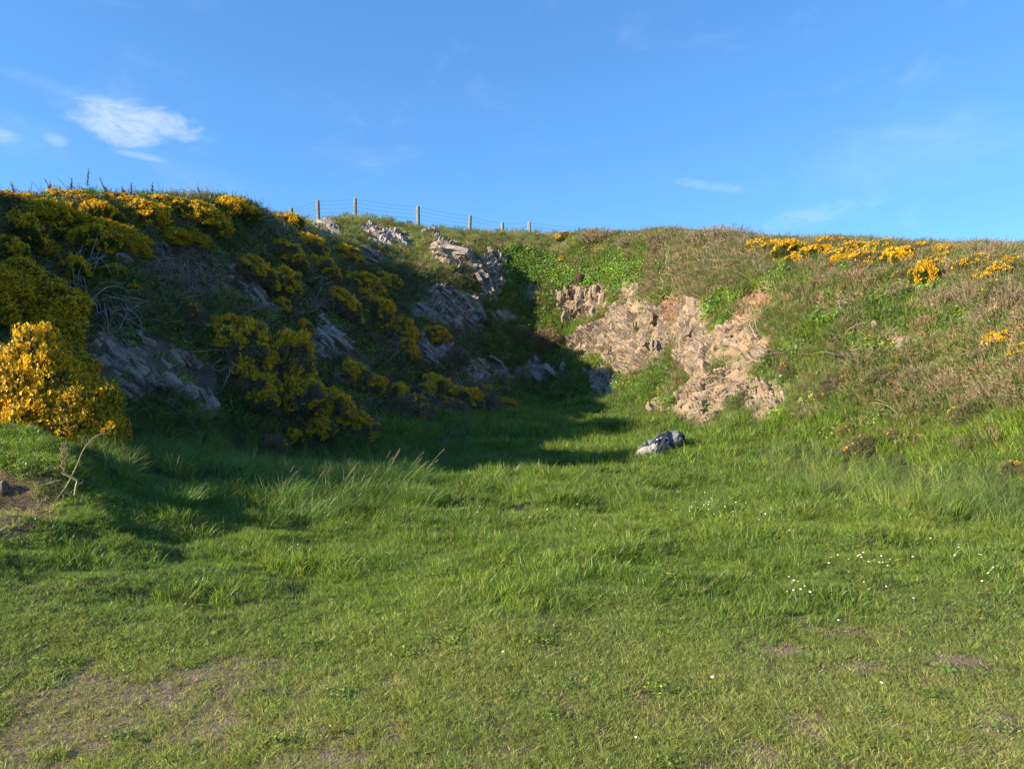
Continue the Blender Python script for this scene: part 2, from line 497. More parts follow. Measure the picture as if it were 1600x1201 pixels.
M_ROCK_RED = rock_mat('reddish_earth', (0.28, 0.135, 0.075), (0.34, 0.18, 0.105), 0.0, (1, 1, 1), (0.15, 0.08, 0.05), 0.0)
M_EARTH = rock_mat('dark_earth', (0.15, 0.105, 0.08), (0.2, 0.145, 0.11), 0.1)

# ------------------------------------------------------------------ what grows where (outlines of the patches of bare rock and soil)
ROCKS = [  # name, outline in photograph pixels, material, bedding angle (deg, image plane), relief (m), bed thickness, label
 ('rock_face', [(132,556),(150,518),(185,512),(225,522),(262,535),(300,552),(332,572),(348,600),(347,642),(318,645),(290,622),(262,612),(215,632),(165,618),(130,598)], M_ROCK_LEFT, 62, .26, .16,
  'mauve-brown eroded rock face under the exposed roots, beside the big yellow gorse on the left'),
 ('soil_bank', [(212,388),(250,374),(300,384),(345,400),(372,424),(402,462),(392,474),(352,452),(322,470),(286,462),(262,446),(232,438),(205,410)], M_EARTH, 15, .16, .07,
  'dark crumbling earth bank with loose stones under the overhanging gorse at the upper left'),
 ('rock_face', [(352,414),(372,408),(394,430),(420,462),(440,484),(424,492),(398,480),(374,462),(358,440)], M_ROCK_GREY, 52, .2, .12,
  'bluish grey rock rib to the right of the dark earth bank'),
 ('rock_face', [(484,512),(500,488),(512,500),(534,520),(556,545),(585,572),(596,582),(572,588),(545,566),(520,560),(494,566),(478,540)], M_ROCK_GREY, 52, .3, .2,
  'smooth grey slate slabs sticking out between two gorse bushes in the shade'),
 ('rock_face', [(640,480),(668,456),(694,444),(722,452),(748,466),(758,492),(752,522),(722,526),(694,512),(664,500),(640,504)], M_ROCK_GREY, 55, .35, .14,
  'lichened grey crag at the inner end of the left bank, just below the shadow edge'),
 ('rock_face', [(634,522),(660,508),(690,522),(706,540),(700,562),(670,572),(640,556)], M_ROCK_GREY, 60, .25, .13,
  'broken grey rock below the lichened crag, right of the shaded gorse'),
 ('rock_face', [(663,356),(678,358),(700,372),(724,388),(750,412),(744,424),(728,412),(716,424),(698,414),(678,402),(672,386),(682,376)], M_ROCK_PALE, 42, .32, .2,
  'pale sunlit slab of rock slanting down just below the crest'),
 ('rock_face', [(562,352),(578,348),(600,358),(618,356),(642,370),(640,388),(618,382),(604,390),(586,380),(572,372)], M_ROCK_GREY, 58, .2, .14,
  'dark jagged rocks in the hollow under the grassy crest, below the fence posts'),
 ('rock_face', [(482,344),(500,340),(520,346),(532,360),(524,378),(504,372),(492,360)], M_ROCK_GREY, 60, .18, .14,
  'grey rock stub poking through the crest beside the leftmost fence post'),
 ('rock_face', [(556,396),(574,388),(596,396),(604,412),(588,416),(566,408)], M_ROCK_PALE, 40, .22, .14,
  'small brown sunlit rock half way down from the crest, left of centre'),
 ('rock_face', [(748,402),(770,392),(790,400),(790,436),(778,470),(756,470),(742,440)], M_ROCK_PALE, 78, .32, .12,
  'upright brown rock buttress at the back, left of the bright green ivy'),
 ('rock_face', [(716,578),(732,562),(756,560),(770,572),(766,594),(742,602),(722,596)], M_ROCK_GREY, 55, .3, .14,
  'rounded grey rock at the left of the row of low rocks behind the grass floor'),
 ('rock_face', [(762,560),(778,558),(800,582),(806,594),(788,600),(770,586)], M_ROCK_GREY, 45, .28, .13,
  'slanting narrow rock in the middle of the row of low rocks behind the grass floor'),
 ('rock_face', [(800,584),(820,568),(836,554),(850,568),(868,572),(882,562),(888,576),(866,590),(852,600),(828,594)], M_ROCK_GREY, 60, .3, .13,
  'white-streaked grey rock at the right of the row of low rocks behind the grass floor'),
 ('rock_face', [(918,578),(936,566),(956,574),(968,592),(964,612),(942,622),(922,612)], M_ROCK_GREY, 65, .32, .14,
  'dark rock at the tip of the shadow, right of the low rocks'),
 ('rock_face', [(812,444),(830,440),(850,454),(846,470),(824,464)], M_ROCK_TAN, 60, .2, .12,
  'small tan rock showing through the ivy at the back'),
 ('rock_face', [(760,486),(790,482),(806,496),(792,508),(770,506)], M_ROCK_TAN, 50, .2, .12,
  'low brown rock beside the foot of the upright buttress'),
 ('rock_face', [(862,456),(882,446),(948,446),(954,468),(940,488),(912,504),(886,502),(866,480)], M_ROCK_TAN, 86, .3, .10,
  'tan rock with upright ribs under the leafy patch at the back'),
 ('rock_face', [(966,446),(1000,444),(1004,462),(982,474),(964,464)], M_ROCK_TAN, 84, .2, .1,
  'small ribbed tan rock to the right of the larger ribbed one'),
 ('rock_face', [(884,536),(905,514),(945,496),(975,474),(1015,468),(1040,490),(1050,528),(1040,560),(1012,580),(975,592),(956,572),(926,562),(900,552)], M_ROCK_TAN, 68, .45, .16,
  'broad sunlit tan rock face just above the end of the shadow'),
 ('rock_face', [(1050,488),(1074,462),(1096,470),(1104,500),(1116,540),(1108,580),(1078,590),(1056,560),(1048,522)], M_ROCK_TAN, 76, .28, .1,
  'narrow crumbling tan rock left of the yellow-green tussock'),
 ('rock_face', [(1106,524),(1140,500),(1172,514),(1206,536),(1204,562),(1160,576),(1122,568)], M_ROCK_TAN, 18, .28, .14,
  'tan rock ledge under the reddish earth scar'),
 ('rock_face', [(1044,634),(1066,604),(1098,580),(1140,568),(1176,576),(1182,612),(1158,636),(1128,642),(1106,668),(1080,666),(1054,654)], M_ROCK_TAN, -32, .3, .09,
  'pale streaky shale face above the grass, up and right of the backpack'),
 ('rock_face', [(1160,622),(1186,594),(1226,598),(1236,628),(1206,656),(1170,654)], M_ROCK_TAN, 40, .26, .09,
  'pale streaky shale knob at the right end of the shale face'),
 ('rock_face', [(1012,632),(1028,616),(1046,620),(1040,644),(1018,652)], M_ROCK_TAN, 50, .2, .1,
  'small pale rock just above the backpack'),
 ('rock_face', [(1395,532),(1404,526),(1424,528),(1430,540),(1412,544),(1398,544)], M_ROCK_PALE, 10, .12, .1,
  'pale rock half buried in the middle of the right-hand slope'),
 ('soil_scar', [(1112,530),(1140,500),(1152,482),(1150,462),(1176,462),(1204,456),(1210,476),(1184,492),(1158,512),(1130,528)], M_ROCK_RED, 30, .12, .06,
  'reddish bare earth scar on the right-hand slope with roots hanging over it'),
 ('soil_scar', [(1030,470),(1066,452),(1084,462),(1060,488),(1044,500),(1026,492)], M_ROCK_RED, 60, .12, .06,
  'small strip of reddish earth left of the earth scar, below the dead branches'),
]
BARE = [r[1] for r in ROCKS]
def bare_amount(px, py):
    """1 in the middle of rock and soil patches, 0 outside"""
    r = np.full(np.shape(px), -99.0)
    for p in BARE:
        a = np.array(p); x0, y0 = a.min(0) - 12; x1, y1 = a.max(0) + 12
        m = (px > x0) & (px < x1) & (py > y0) & (py < y1)
        if m.any(): r[m] = np.maximum(r[m], poly_dist(px[m], py[m], p))
    return r
WORN = [(210,1112,330,74,-.12),(60,1160,190,60,-.1),(1490,1032,62,13,.1),(1340,1045,45,11,.05),(1255,1135,52,22,.1),(1385,1130,50,14,.1),(1570,1135,75,26,.1),(1255,965,24,7,0),
        (1370,995,60,9,.2),(1545,1178,70,14,.1),(1205,1015,44,10,0),(870,1025,36,9,0),(700,1003,30,7,0),(812,1182,46,14,0),(610,1066,34,13,0),(1180,1180,60,14,0),(1462,1095,40,9,0),(1010,1090,30,8,0),
        (60,1085,120,18,-.15),(420,1150,90,18,-.1),(500,1190,80,12,0),(1290,990,30,7,.1),(900,1100,26,7,.1)]
def worn_amount(px, py, X, Y):
    r = np.zeros(np.shape(px))
    for (cx, cy, a, b, t) in WORN:
        u = (px - cx) / a; v = (py - cy - t * (px - cx)) / b
        r = np.maximum(r, 1.25 - np.sqrt(u * u + v * v))
    n = fbm(X / .13, Y / .16, seed=31, oct=3) * 1.5 + fbm(X / .6, Y / .45, seed=33, oct=2) * .6
    g = sstep(4.6, 3.0, Y) * 0.22
    return np.clip((r + n * 0.75 - 0.15 + g * 0.6) * 1.5, 0, 1) * (Y < 7) * sstep(0, .3, r + g)
# zones
Z_TURF, Z_FLOOR, Z_LONG, Z_HEATH, Z_CREST, Z_IVY, Z_SCRUB, Z_RGRASS = range(8)
P_IVY = [(770,395),(800,385),(840,392),(870,400),(905,428),(950,412),(1010,410),(1010,436),(960,444),(915,446),(870,452),(850,440),(800,440),(788,420)]
P_RGRASS = [[(975,625),(1000,590),(1050,560),(1055,600),(1010,650),(960,700),(960,650)], [(1090,480),(1130,450),(1160,455),(1150,490),(1120,520),(1095,515)],
            [(1340,470),(1380,440),(1480,440),(1500,500),(1440,510),(1370,505)], [(1150,430),(1230,400),(1260,440),(1180,460)],
            [(780,470),(900,500),(930,545),(880,560),(790,510)]]
P_LONG = [[(380,800),(420,745),(520,700),(640,690),(740,660),(745,720),(660,760),(600,800)], [(180,640),(340,650),(600,690),(720,680),(640,720),(380,760),(160,740),(120,690)],
          [(1180,700),(1300,700),(1600,740),(1600,830),(1350,790),(1200,760)]]
def zone_of(px, py, X, Y, Z, slope):
    z = np.full(X.shape, Z_SCRUB)
    low = (slope < 0.5) & (Z < 1.35)
    left = (px < 640) | (X < -3.6)
    z[(left | ((px < 760) & (py > 400))) & ~low] = Z_HEATH
    z[(px > 470) & (px < 840) & (py < 420) & ~low] = Z_CREST
    z[(Y > 30.5)] = Z_CREST
    z[in_poly(px, py, P_IVY)] = Z_IVY
    for p in P_RGRASS: z[in_poly(px, py, p)] = Z_RGRASS
    z[(px > 1180) & (py > 650) & ~low] = Z_RGRASS
    z[low] = Z_FLOOR
    z[low & (py > 600) & (Y < 8.5)] = Z_TURF
    for p in P_LONG: z[in_poly(px, py, p) & (Z < 2.2) & (Y < 20)] = Z_LONG
    return z

# ------------------------------------------------------------------ the ground sheet
_o = [0.3, 0.8, 1.8, 4, 8, 16, 30, 60, 120, 250, 500, 1000, 2000]
ax = np.concatenate([GX0 - np.array(_o[::-1]), gx, GX1 + np.array(_o)])
ay = np.concatenate([GY0 - np.array(_o[::-1]), gy, GY1 + np.array(_o)])
AX, AY = np.meshgrid(ax, ay)
AZ = hgt(AX, AY)
_far = np.maximum(0, np.hypot(np.maximum(np.abs(AX) - 24, 0), np.maximum(AY - 46, np.maximum(-7 - AY, 0))))
AZ = AZ - 0.012 * _far
n0, n1 = AX.shape
I = np.arange(n0 * n1).reshape(n0, n1)
F = np.stack([I[:-1, :-1], I[:-1, 1:], I[1:, 1:], I[1:, :-1]], -1).reshape(-1, 4)
fx, fy, fz = AX.ravel(), AY.ravel(), AZ.ravel()
gpx, gpy, gd = project(fx, np.maximum(fy, 0.3), fz)
gsl = _samp(SLOPE, fx, fy)
gz = zone_of(gpx, gpy, fx, fy, fz, gsl)
COLS = {Z_TURF: (.075, .072, .032), Z_FLOOR: (.05, .06, .022), Z_LONG: (.05, .06, .022), Z_HEATH: (.07, .062, .04), Z_CREST: (.10, .095, .04), Z_IVY: (.05, .07, .02), Z_SCRUB: (.11, .095, .05), Z_RGRASS: (.07, .08, .03)}
gc = np.zeros((len(fx), 3))
for k, c in COLS.items(): gc[gz == k] = c
worn = worn_amount(gpx, gpy, fx, fy)
w = worn[:, None]; gc = gc * (1 - w) + np.array([.19, .14, .11]) * w
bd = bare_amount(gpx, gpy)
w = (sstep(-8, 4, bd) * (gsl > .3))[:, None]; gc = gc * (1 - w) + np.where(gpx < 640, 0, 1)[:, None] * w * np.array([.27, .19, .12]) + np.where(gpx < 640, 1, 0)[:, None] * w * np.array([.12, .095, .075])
P_MOUND = [(-200,735),(30,735),(75,745),(105,770),(90,810),(40,835),(-200,870)]
w = (sstep(-12, 8, poly_dist(gpx, gpy, P_MOUND)) * (fy < 9) * (fy > 2))[:, None]; gc = gc * (1 - w) + np.array([.12, .08, .055]) * w
m, nt = new_mat('ground_soil'); t = NT(nt)
P = t.n('ShaderNodeNewGeometry').outputs['Position']
gcol = t.n('ShaderNodeAttribute', attribute_name='gcol').outputs['Vector']
na = t.noise(P, 3.0, 6, 0.65); nb = t.noise(P, 45, 4, 0.7)
c = t.mix(t.ramp(na, 0.3, 0.7), t.mix(1.0, gcol, (0.65, 0.68, 0.62), 'MULTIPLY'), t.mix(1.0, gcol, (1.3, 1.25, 1.2), 'MULTIPLY'))
c = t.mix(t.ramp(nb, 0.45, 0.7, 0, 0.45), c, t.mix(1.0, gcol, (1.7, 1.6, 1.5), 'MULTIPLY'))
t.out(t.principled(c, 0.95, t.bump(t.math('ADD', nb, t.math('MULTIPLY', na, 2.0)), 0.9, 0.03), 0.15))
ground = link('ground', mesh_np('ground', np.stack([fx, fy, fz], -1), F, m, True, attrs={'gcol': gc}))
tag(ground, 'grassy floor and banks of the hollow', kind='structure')
# ------------------------------------------------------------------ rock outcrops: broken, bedded faces standing proud of the banks
def hsurf(x, y):
    """smoothed ground height under the rocks"""
    return _samp(HS, x, y)
def outcrop(idx, name, poly, mat, ang, relief, bed, label):
    a = np.array(poly, float); x0, y0 = a.min(0) - 5; x1, y1 = a.max(0) + 5
    step = 1.35 if (x1 - x0) * (y1 - y0) < 30000 else 1.6
    U, Vv = np.meshgrid(np.arange(x0, x1, step), np.arange(y0, y1, step))
    X, Y, Z = cast(U.ravel(), Vv.ravel())
    ok = ~np.isnan(Y)
    if ok.sum() < 30: return None
    # fill the few misses from neighbours
    med = np.nanmedian(Y)
    Y = np.where(ok, Y, med)
    X, Y, Z = at(U.ravel(), Vv.ravel(), Y)
    n = nrm(X, Y); n = n * .6 + np.array([-(X) * 0, -0.4 + X * 0, 0.1 + X * 0]).T * .6 if False else n
    D = np.stack([X, Y, Z], -1)
    # outward direction: the smoothed ground normal, a little towards the open side
    hx = (hsurf(X + .5, Y) - hsurf(X - .5, Y)); hy = (hsurf(X, Y + .5) - hsurf(X, Y - .5))
    n = np.stack([-hx, -hy, np.ones_like(hx) * .8], -1); n /= np.linalg.norm(n, axis=-1, keepdims=True)
    # bedding frame: b = across the beds, l = along them, both roughly in the face
    nm = n.mean(0); nm /= np.linalg.norm(nm)
    right = np.cross([0, 0, 1.0], nm); right /= np.linalg.norm(right); right = right if right[0] > 0 else -right
    up = np.cross(right, nm); up = up if up[2] > 0 else -up
    ca, sa = math.cos(math.radians(ang)), math.sin(math.radians(ang))
    l = right * ca - up * sa; b = right * sa + up * ca
    w = .09 * np.stack([fbm(X * 1.1, Y * 1.1, Z * 1.1, seed=70 + k, oct=3) for k in range(3)], -1) * 2
    Pw = D + w
    lb = Pw @ b; ll = Pw @ l; dn = Pw @ nm
    d = np.zeros(len(X)); cellv = np.zeros(len(X))
    for (tb, tl, amp, sd) in ((bed * 2.6, bed * 4.5, .75, 1), (bed, bed * 2.4, .6, 2), (bed * .4, bed * 1.3, .22, 3)):
        # layered cells: thin across, long along; every cell is a plate set at its own depth and tilt
        ib = np.floor(lb / tb + .25 * vnoise(ll / tl, lb / tb * .3, 0, 80 + sd)); fb = lb / tb - ib
        off = _h(ib, ib * 0 + sd, ib * 0, idx * 7 + sd)
        il = np.floor(ll / tl + off * 9.0); fl = ll / tl + off * 9.0 - il
        r0 = _h(ib, il, ib * 0 + sd, 11 + idx); r1 = _h(ib, il, ib * 0 + sd, 12 + idx) - .5; r2 = _h(ib, il, ib * 0 + sd, 13 + idx) - .5
        d += amp * (r0 - .45 + r1 * (fb - .5) * 1.1 + r2 * (fl - .5) * .9 - .45 * np.exp(-(np.minimum(fb % 1, 1 - fb % 1) / .09) ** 2) * (sd < 3))
        cellv = r0 if sd == 2 else cellv
    d += .22 * fbm(X / .22, Y / .22, Z / .22, seed=90, oct=3)
    dist = poly_dist(U.ravel(), Vv.ravel(), [tuple(p) for p in poly]) + min(10.0, 3 + np.sqrt(np.ptp(a[:, 0]) * np.ptp(a[:, 1])) * .16) * fbm(X / .6, Z / .6, Y / .6, seed=92 + idx, oct=4, rough=.6)
    e = sstep(-4, 5, dist); sink = (1 - sstep(-7, 1, dist)) * .22
    sc = float(np.clip(med / 20, .6, 1.15))
    D = D + n * ((d * relief * sc * 1.15 + relief * .16 * sc) * e - sink)[:, None]
    # slight droop so plates overhang
    D[:, 2] -= .10 * relief * sc * e * (d > .1)
    R_, C_ = U.shape; I_ = np.arange(R_ * C_).reshape(R_, C_)
    Fq = np.stack([I_[:-1, :-1], I_[1:, :-1], I_[1:, 1:], I_[:-1, 1:]], -1).reshape(-1, 4)
    keepf = (dist[Fq].max(1) > -7) & ok[Fq].all(1) & ((Y[Fq].max(1) - Y[Fq].min(1)) < 1.2)
    Fq = Fq[keepf]
    used = np.unique(Fq); rm = -np.ones(len(X), int); rm[used] = np.arange(len(used)); Fq = rm[Fq]
    org = D[used].mean(0); org[2] = D[used][:, 2].min()
    me = mesh_np(name + '_mesh', D[used] - org, Fq, mat, False, attrs={'cell': cellv[used], 'st': ((lb / bed) % 1)[used], 'lay': np.stack([lb, ll, dn], -1)[used]})
    return me, org, nm, l, b, poly, D[used]

def slab_mesh(rs, L_, W_, T_, mat, name='slab_mesh'):
    """angular plate of rock, broken edges"""
    k = 7; a = np.sort(rs.uniform(0, 2 * np.pi, k)); a = np.linspace(0, 2 * np.pi, k, endpoint=False) + rs.normal(0, .22, k)
    rr = rs.uniform(.75, 1.15, k)
    top = np.stack([np.cos(a) * rr * L_ / 2, np.sin(a) * rr * W_ / 2, np.full(k, T_ / 2) + rs.normal(0, T_ * .16, k)], -1)
    bot = top * [1.05, 1.05, 1]; bot[:, 2] = -T_ / 2 + rs.normal(0, T_ * .1, k)
    inner = top * [.86, .84, 1]; inner[:, 2] += T_ * .14
    V = np.concatenate([bot, top, inner, [[0, 0, T_ * .62]], [[0, 0, -T_ / 2]]])
    q = []; tr = []
    for i in range(k):
        j = (i + 1) % k
        q += [[i, j, k + j, k + i], [k + i, k + j, 2 * k + j, 2 * k + i]]
        tr += [[2 * k + i, 2 * k + j, 3 * k], [j, i, 3 * k + 1]]
    return mesh_np(name, V, [np.array(q), np.array(tr)], mat, False, attrs={'cell': np.full(len(V), rs.uniform()), 'st': np.zeros(len(V)), 'lay': V[:, [2, 0, 1]] * [1, 1, 1]})
def basis(l, b, n):
    M_ = Matrix((tuple(l), tuple(b), tuple(n))).transposed()
    return M_
_srs = np.random.RandomState(5)
SLABS = {}
for mm in (M_ROCK_GREY, M_ROCK_PALE, M_ROCK_LEFT, M_ROCK_TAN, M_EARTH, M_ROCK_RED):
    SLABS[mm.name] = [slab_mesh(_srs, 1, .62, .22, mm) for _ in range(5)]
# how many separate plates show on each outcrop, and their size in photograph pixels
NSL = [10, 14, 7, 9, 12, 8, 9, 3, 2, 3, 8, 5, 4, 8, 5, 2, 3, 12, 3, 22, 10, 7, 20, 8, 3, 0, 7, 3]
_rp = np.random.RandomState(21)
for idx, (name, poly, mat, ang, relief, bed, label) in enumerate(ROCKS):
    res = outcrop(idx, name, poly, mat, ang, relief, bed, label)
    if res is None: continue
    me, org, nm, l, b, poly, W_ = res
    root = empty(name, org)
    grp = 'bare rock faces in the banks' if name == 'rock_face' else 'bare earth patches in the banks'
    tag(root, label, 'rock' if name == 'rock_face' else 'bare earth', grp)
    link('face', me, root)
    a = np.array(poly, float); nn = b if name == 'rock_face' else nm
    placed = 0; tries = 0; big = 1.0
    while placed < NSL[idx] and tries < 300:
        tries += 1
        px = _rp.uniform(a[:, 0].min(), a[:, 0].max()); py = _rp.uniform(a[:, 1].min(), a[:, 1].max())
        if poly_dist(np.array([px]), np.array([py]), poly)[0] < 3: continue
        k = np.argmin(((np.stack(project(W_[:, 0], W_[:, 1], W_[:, 2])[:2], -1) - [px, py]) ** 2).sum(-1))
        p = W_[k]
        Lm = _rp.uniform(12, 30) * p[1] / FPX * (0.6 if name != 'rock_face' else 1.0)
        if idx in (3, 6) and placed < 3: Lm *= 2.1
        so = bpy.data.objects.new('slab' if name == 'rock_face' else 'stone', SLABS[(mat if name == 'rock_face' else M_ROCK_TAN if idx > 15 else M_EARTH).name][_rp.randint(5)])
        COL.objects.link(so); so.parent = root
        ln = l + _rp.normal(0, .12, 3); ln /= np.linalg.norm(ln)
        # plate normal: across the bedding, leaning out of the face
        q = b * (.75 + .2 * _rp.uniform()) + nm * _rp.uniform(.35, .8) if name == 'rock_face' else nm + _rp.normal(0, .4, 3)
        q = q - ln * (q @ ln); q /= np.linalg.norm(q); s_ = np.cross(q, ln)
        so.matrix_local = Matrix.Translation(Vector(p - org + nm * .01)) @ basis(ln, s_, q).to_4x4() @ Matrix.Diagonal((Lm, Lm * _rp.uniform(.7, 1.1), Lm * _rp.uniform(.6, 1.0), 1))
        placed += 1

def boulder(name, px, py, wpx, hpx, mat, label, seed, cat='rock', bury=.3):
    X, Y, Z = cast1(px, py)
    w = wpx * Y / FPX; h = hpx * Y / FPX
    r = np.random.RandomState(seed)
    bm_ = bpy.data.meshes.new('tmp')
    import bmesh
    bm = bmesh.new(); bmesh.ops.create_icosphere(bm, subdivisions=4, radius=1)
    V = np.array([v.co[:] for v in bm.verts]); Fc = np.array([[v.index for v in f.verts] for f in bm.faces]); bm.free()
    # cut by random planes for flat broken sides
    for k in range(11):
        d = r.normal(0, 1, 3); d /= np.linalg.norm(d); c = r.uniform(.5, .85)
        s = V @ d; V = V - np.outer(np.maximum(s - c, 0) * .93, d)
    V = V * (1 + .05 * fbm(V[:, 0] * 3, V[:, 1] * 3, V[:, 2] * 3, seed=seed, oct=3))[:, None]
    V = V * [w * .58, w * .45, h * .62]
    me = mesh_np(name + '_mesh', V, Fc, mat, False, attrs={'cell': np.full(len(V), .3), 'st': np.zeros(len(V)), 'lay': V[:, [2, 0, 1]] * [1, 1, 1]})
    o = link(name, me, None, (X, Y, Z + h * (.5 - bury))); o.rotation_euler = (0, r.uniform(-.2, .2), r.uniform(-.3, .3))
    tag(o, label, cat); return o
boulder('boulder', 190, 410, 38, 26, M_ROCK_GREY, 'blocky grey boulder at the top left corner of the dark earth bank, under yellow gorse', 1)
boulder('boulder', 163, 402, 14, 18, M_ROCK_GREY, 'small upright grey stone just left of the blocky grey boulder', 2)
boulder('boulder', 1412, 540, 28, 16, M_ROCK_PALE, 'pale pinkish rock lying in the grass of the right-hand slope', 3)
boulder('stone', 352, 593, 14, 8, M_ROCK_PALE, 'small pale flat stone beside the gorse at the right end of the mauve rock face', 4)
boulder('stone', 1181, 481, 7, 6, M_ROCK_PALE, 'small cream stone on the reddish earth scar', 5)
boulder('stone', 1366, 514, 12, 20, M_ROCK_TAN, 'reddish-brown earth clod above the pale rock on the right-hand slope', 6)
boulder('stone', 5, 768, 16, 22, M_ROCK_PALE, 'pale stone in the bare mound at the left edge of the photo', 7)
boulder('stone', 195, 782, 10, 6, M_ROCK_PALE, 'small pale stone in the long grass right of the bare mound', 8)
boulder('stone', 663, 366, 9, 12, M_ROCK_PALE, 'rounded cream stone left of the pale slanting slab', 9)
boulder('stone', 1140, 575, 14, 8, M_ROCK_TAN, 'flat tan stone at the upper edge of the shale face', 10)
# ------------------------------------------------------------------ small plant prototypes used by the ground cover
proto_count = 0
def protos(name, meshes, mat):
    c = bpy.data.collections.new(name)
    for i, (V, F, bc) in enumerate(meshes):
        me = mesh_np('%s_mesh' % name, V, F, mat, False, attrs={'bc': bc})
        o = bpy.data.objects.new('%s_clump_%s' % (name, 'abcdefgh'[i]), me); c.objects.link(o)
    return c

def blades(rs, n, h, spread, width, bend, lean=0.35, hvar=0.5, seg=3, tipw=0.0):
    """n grass blades as bent ribbons; returns V, [quads, tris], bc"""
    a = rs.uniform(0, 2 * np.pi, n); r = spread * np.sqrt(rs.uniform(0, 1, n))
    base = np.stack([r * np.cos(a), r * np.sin(a), np.full(n, -0.15 * h)], -1)
    hh = h * (1 - hvar * rs.uniform(0, 1, n) ** 1.5)
    da = a + rs.normal(0, 1.1, n)
    d = np.stack([np.cos(da), np.sin(da), np.zeros(n)], -1)
    ln = lean * rs.uniform(0, 1, n); bd = bend * rs.uniform(0.2, 1.3, n)
    sa = rs.uniform(0, 2 * np.pi, n); side = np.stack([np.cos(sa), np.sin(sa), np.zeros(n)], -1)
    wd = width * rs.uniform(0.6, 1.3, n)
    V = []; ts = np.linspace(0, 1, seg + 1)
    for i, tt in enumerate(ts):
        c = base + d * (hh * (ln * tt + bd * tt ** 2.2))[:, None]
        c[:, 2] += (hh * 1.15) * (tt - 0.35 * bd * tt ** 3)
        w = wd * (1 - tt) ** 0.6 if i < seg else wd * tipw
        if i < seg: V += [c - side * (w / 2)[:, None], c + side * (w / 2)[:, None]]
        else: V += [c]
    nv = 2 * seg + 1
    Vs = np.stack(V, 1).reshape(-1, 3); o = np.arange(n)[:, None] * nv
    q = [np.concatenate([o + 2 * i, o + 2 * i + 1, o + 2 * i + 3, o + 2 * i + 2], 1) for i in range(seg - 1)]
    q = np.concatenate(q) if q else np.zeros((0, 4), int)
    tr = np.concatenate([o + 2 * seg - 2, o + 2 * seg - 1, o + 2 * seg], 1)
    return Vs, [q, tr], np.repeat(rs.uniform(0, 1, n), nv)

def merge(parts):
    V = []; Q = []; T = []; B = []; o = 0
    for v, fs, b in parts:
        V.append(v); B.append(b)
        for f in fs:
            if len(f) == 0: continue
            (Q if f.shape[1] == 4 else T).append(f + o)
        o += len(v)
    F = []
    if Q: F.append(np.concatenate(Q))
    if T: F.append(np.concatenate(T))
    return np.concatenate(V), F, np.concatenate(B)

def frames(d):
    d = d / np.linalg.norm(d, axis=-1, keepdims=True)
    ref = np.where(np.abs(d[:, 2:3]) < 0.9, np.array([[0, 0, 1.0]]), np.array([[1.0, 0, 0]]))
    s = np.cross(d, ref); s /= np.linalg.norm(s, axis=-1, keepdims=True)
    return d, s, np.cross(d, s)

def sprigs(rs, P, D, L, nsp=7, spine=0.35, width=0.06):
    """spiny shoots: a thin stem with short spines all round. P positions, D directions, L lengths"""
    n = len(P); D, S, U = frames(D); parts = []
    L = np.asarray(L)[:, None]
    w = L * width
    v = np.stack([P - S * w, P + S * w, P + D * L], 1).reshape(-1, 3)
    bc = rs.uniform(0, 1, n)
    parts.append((v, [np.arange(n * 3).reshape(-1, 3)], np.repeat(bc, 3)))
    v = np.stack([P - U * w, P + U * w, P + D * L], 1).reshape(-1, 3)
    parts.append((v, [np.arange(n * 3).reshape(-1, 3)], np.repeat(bc, 3)))
    for k in range(nsp):
        t_ = rs.uniform(0.1, 0.95, (n, 1)); a = rs.uniform(0, 2 * np.pi, (n, 1))
        o = S * np.cos(a) + U * np.sin(a)
        q = P + D * L * t_
        e = q + (o * 0.85 + D * 0.55) * L * spine * (1.15 - t_ * 0.6) * rs.uniform(0.7, 1.2, (n, 1))
        sd = np.cross(o, D) * 0.6 + D * 0.6
        v = np.stack([q - sd * w * 0.9, q + sd * w * 0.9, e], 1).reshape(-1, 3)
        parts.append((v, [np.arange(n * 3).reshape(-1, 3)], np.repeat(np.clip(bc + rs.normal(0, .15, n), 0, 1), 3)))
    return merge(parts)

def leaves(rs, P, N, size):
    """broad leaves (rhombus folded along its middle)"""
    n = len(P); N, S, U = frames(N)
    a = rs.uniform(0, 2 * np.pi, (n, 1)); d = S * np.cos(a) + U * np.sin(a); e = np.cross(N, d); s = np.asarray(size)[:, None]
    v = np.stack([P, P + d * s * .5 + e * s * .42 + N * s * .1, P + d * s * 1.05, P + d * s * .5 - e * s * .42 + N * s * .1], 1).reshape(-1, 3)
    o = np.arange(n)[:, None] * 4
    return v, [np.concatenate([np.concatenate([o, o + 1, o + 2], 1), np.concatenate([o, o + 2, o + 3], 1)])], np.repeat(rs.uniform(0, .92, n), 4)

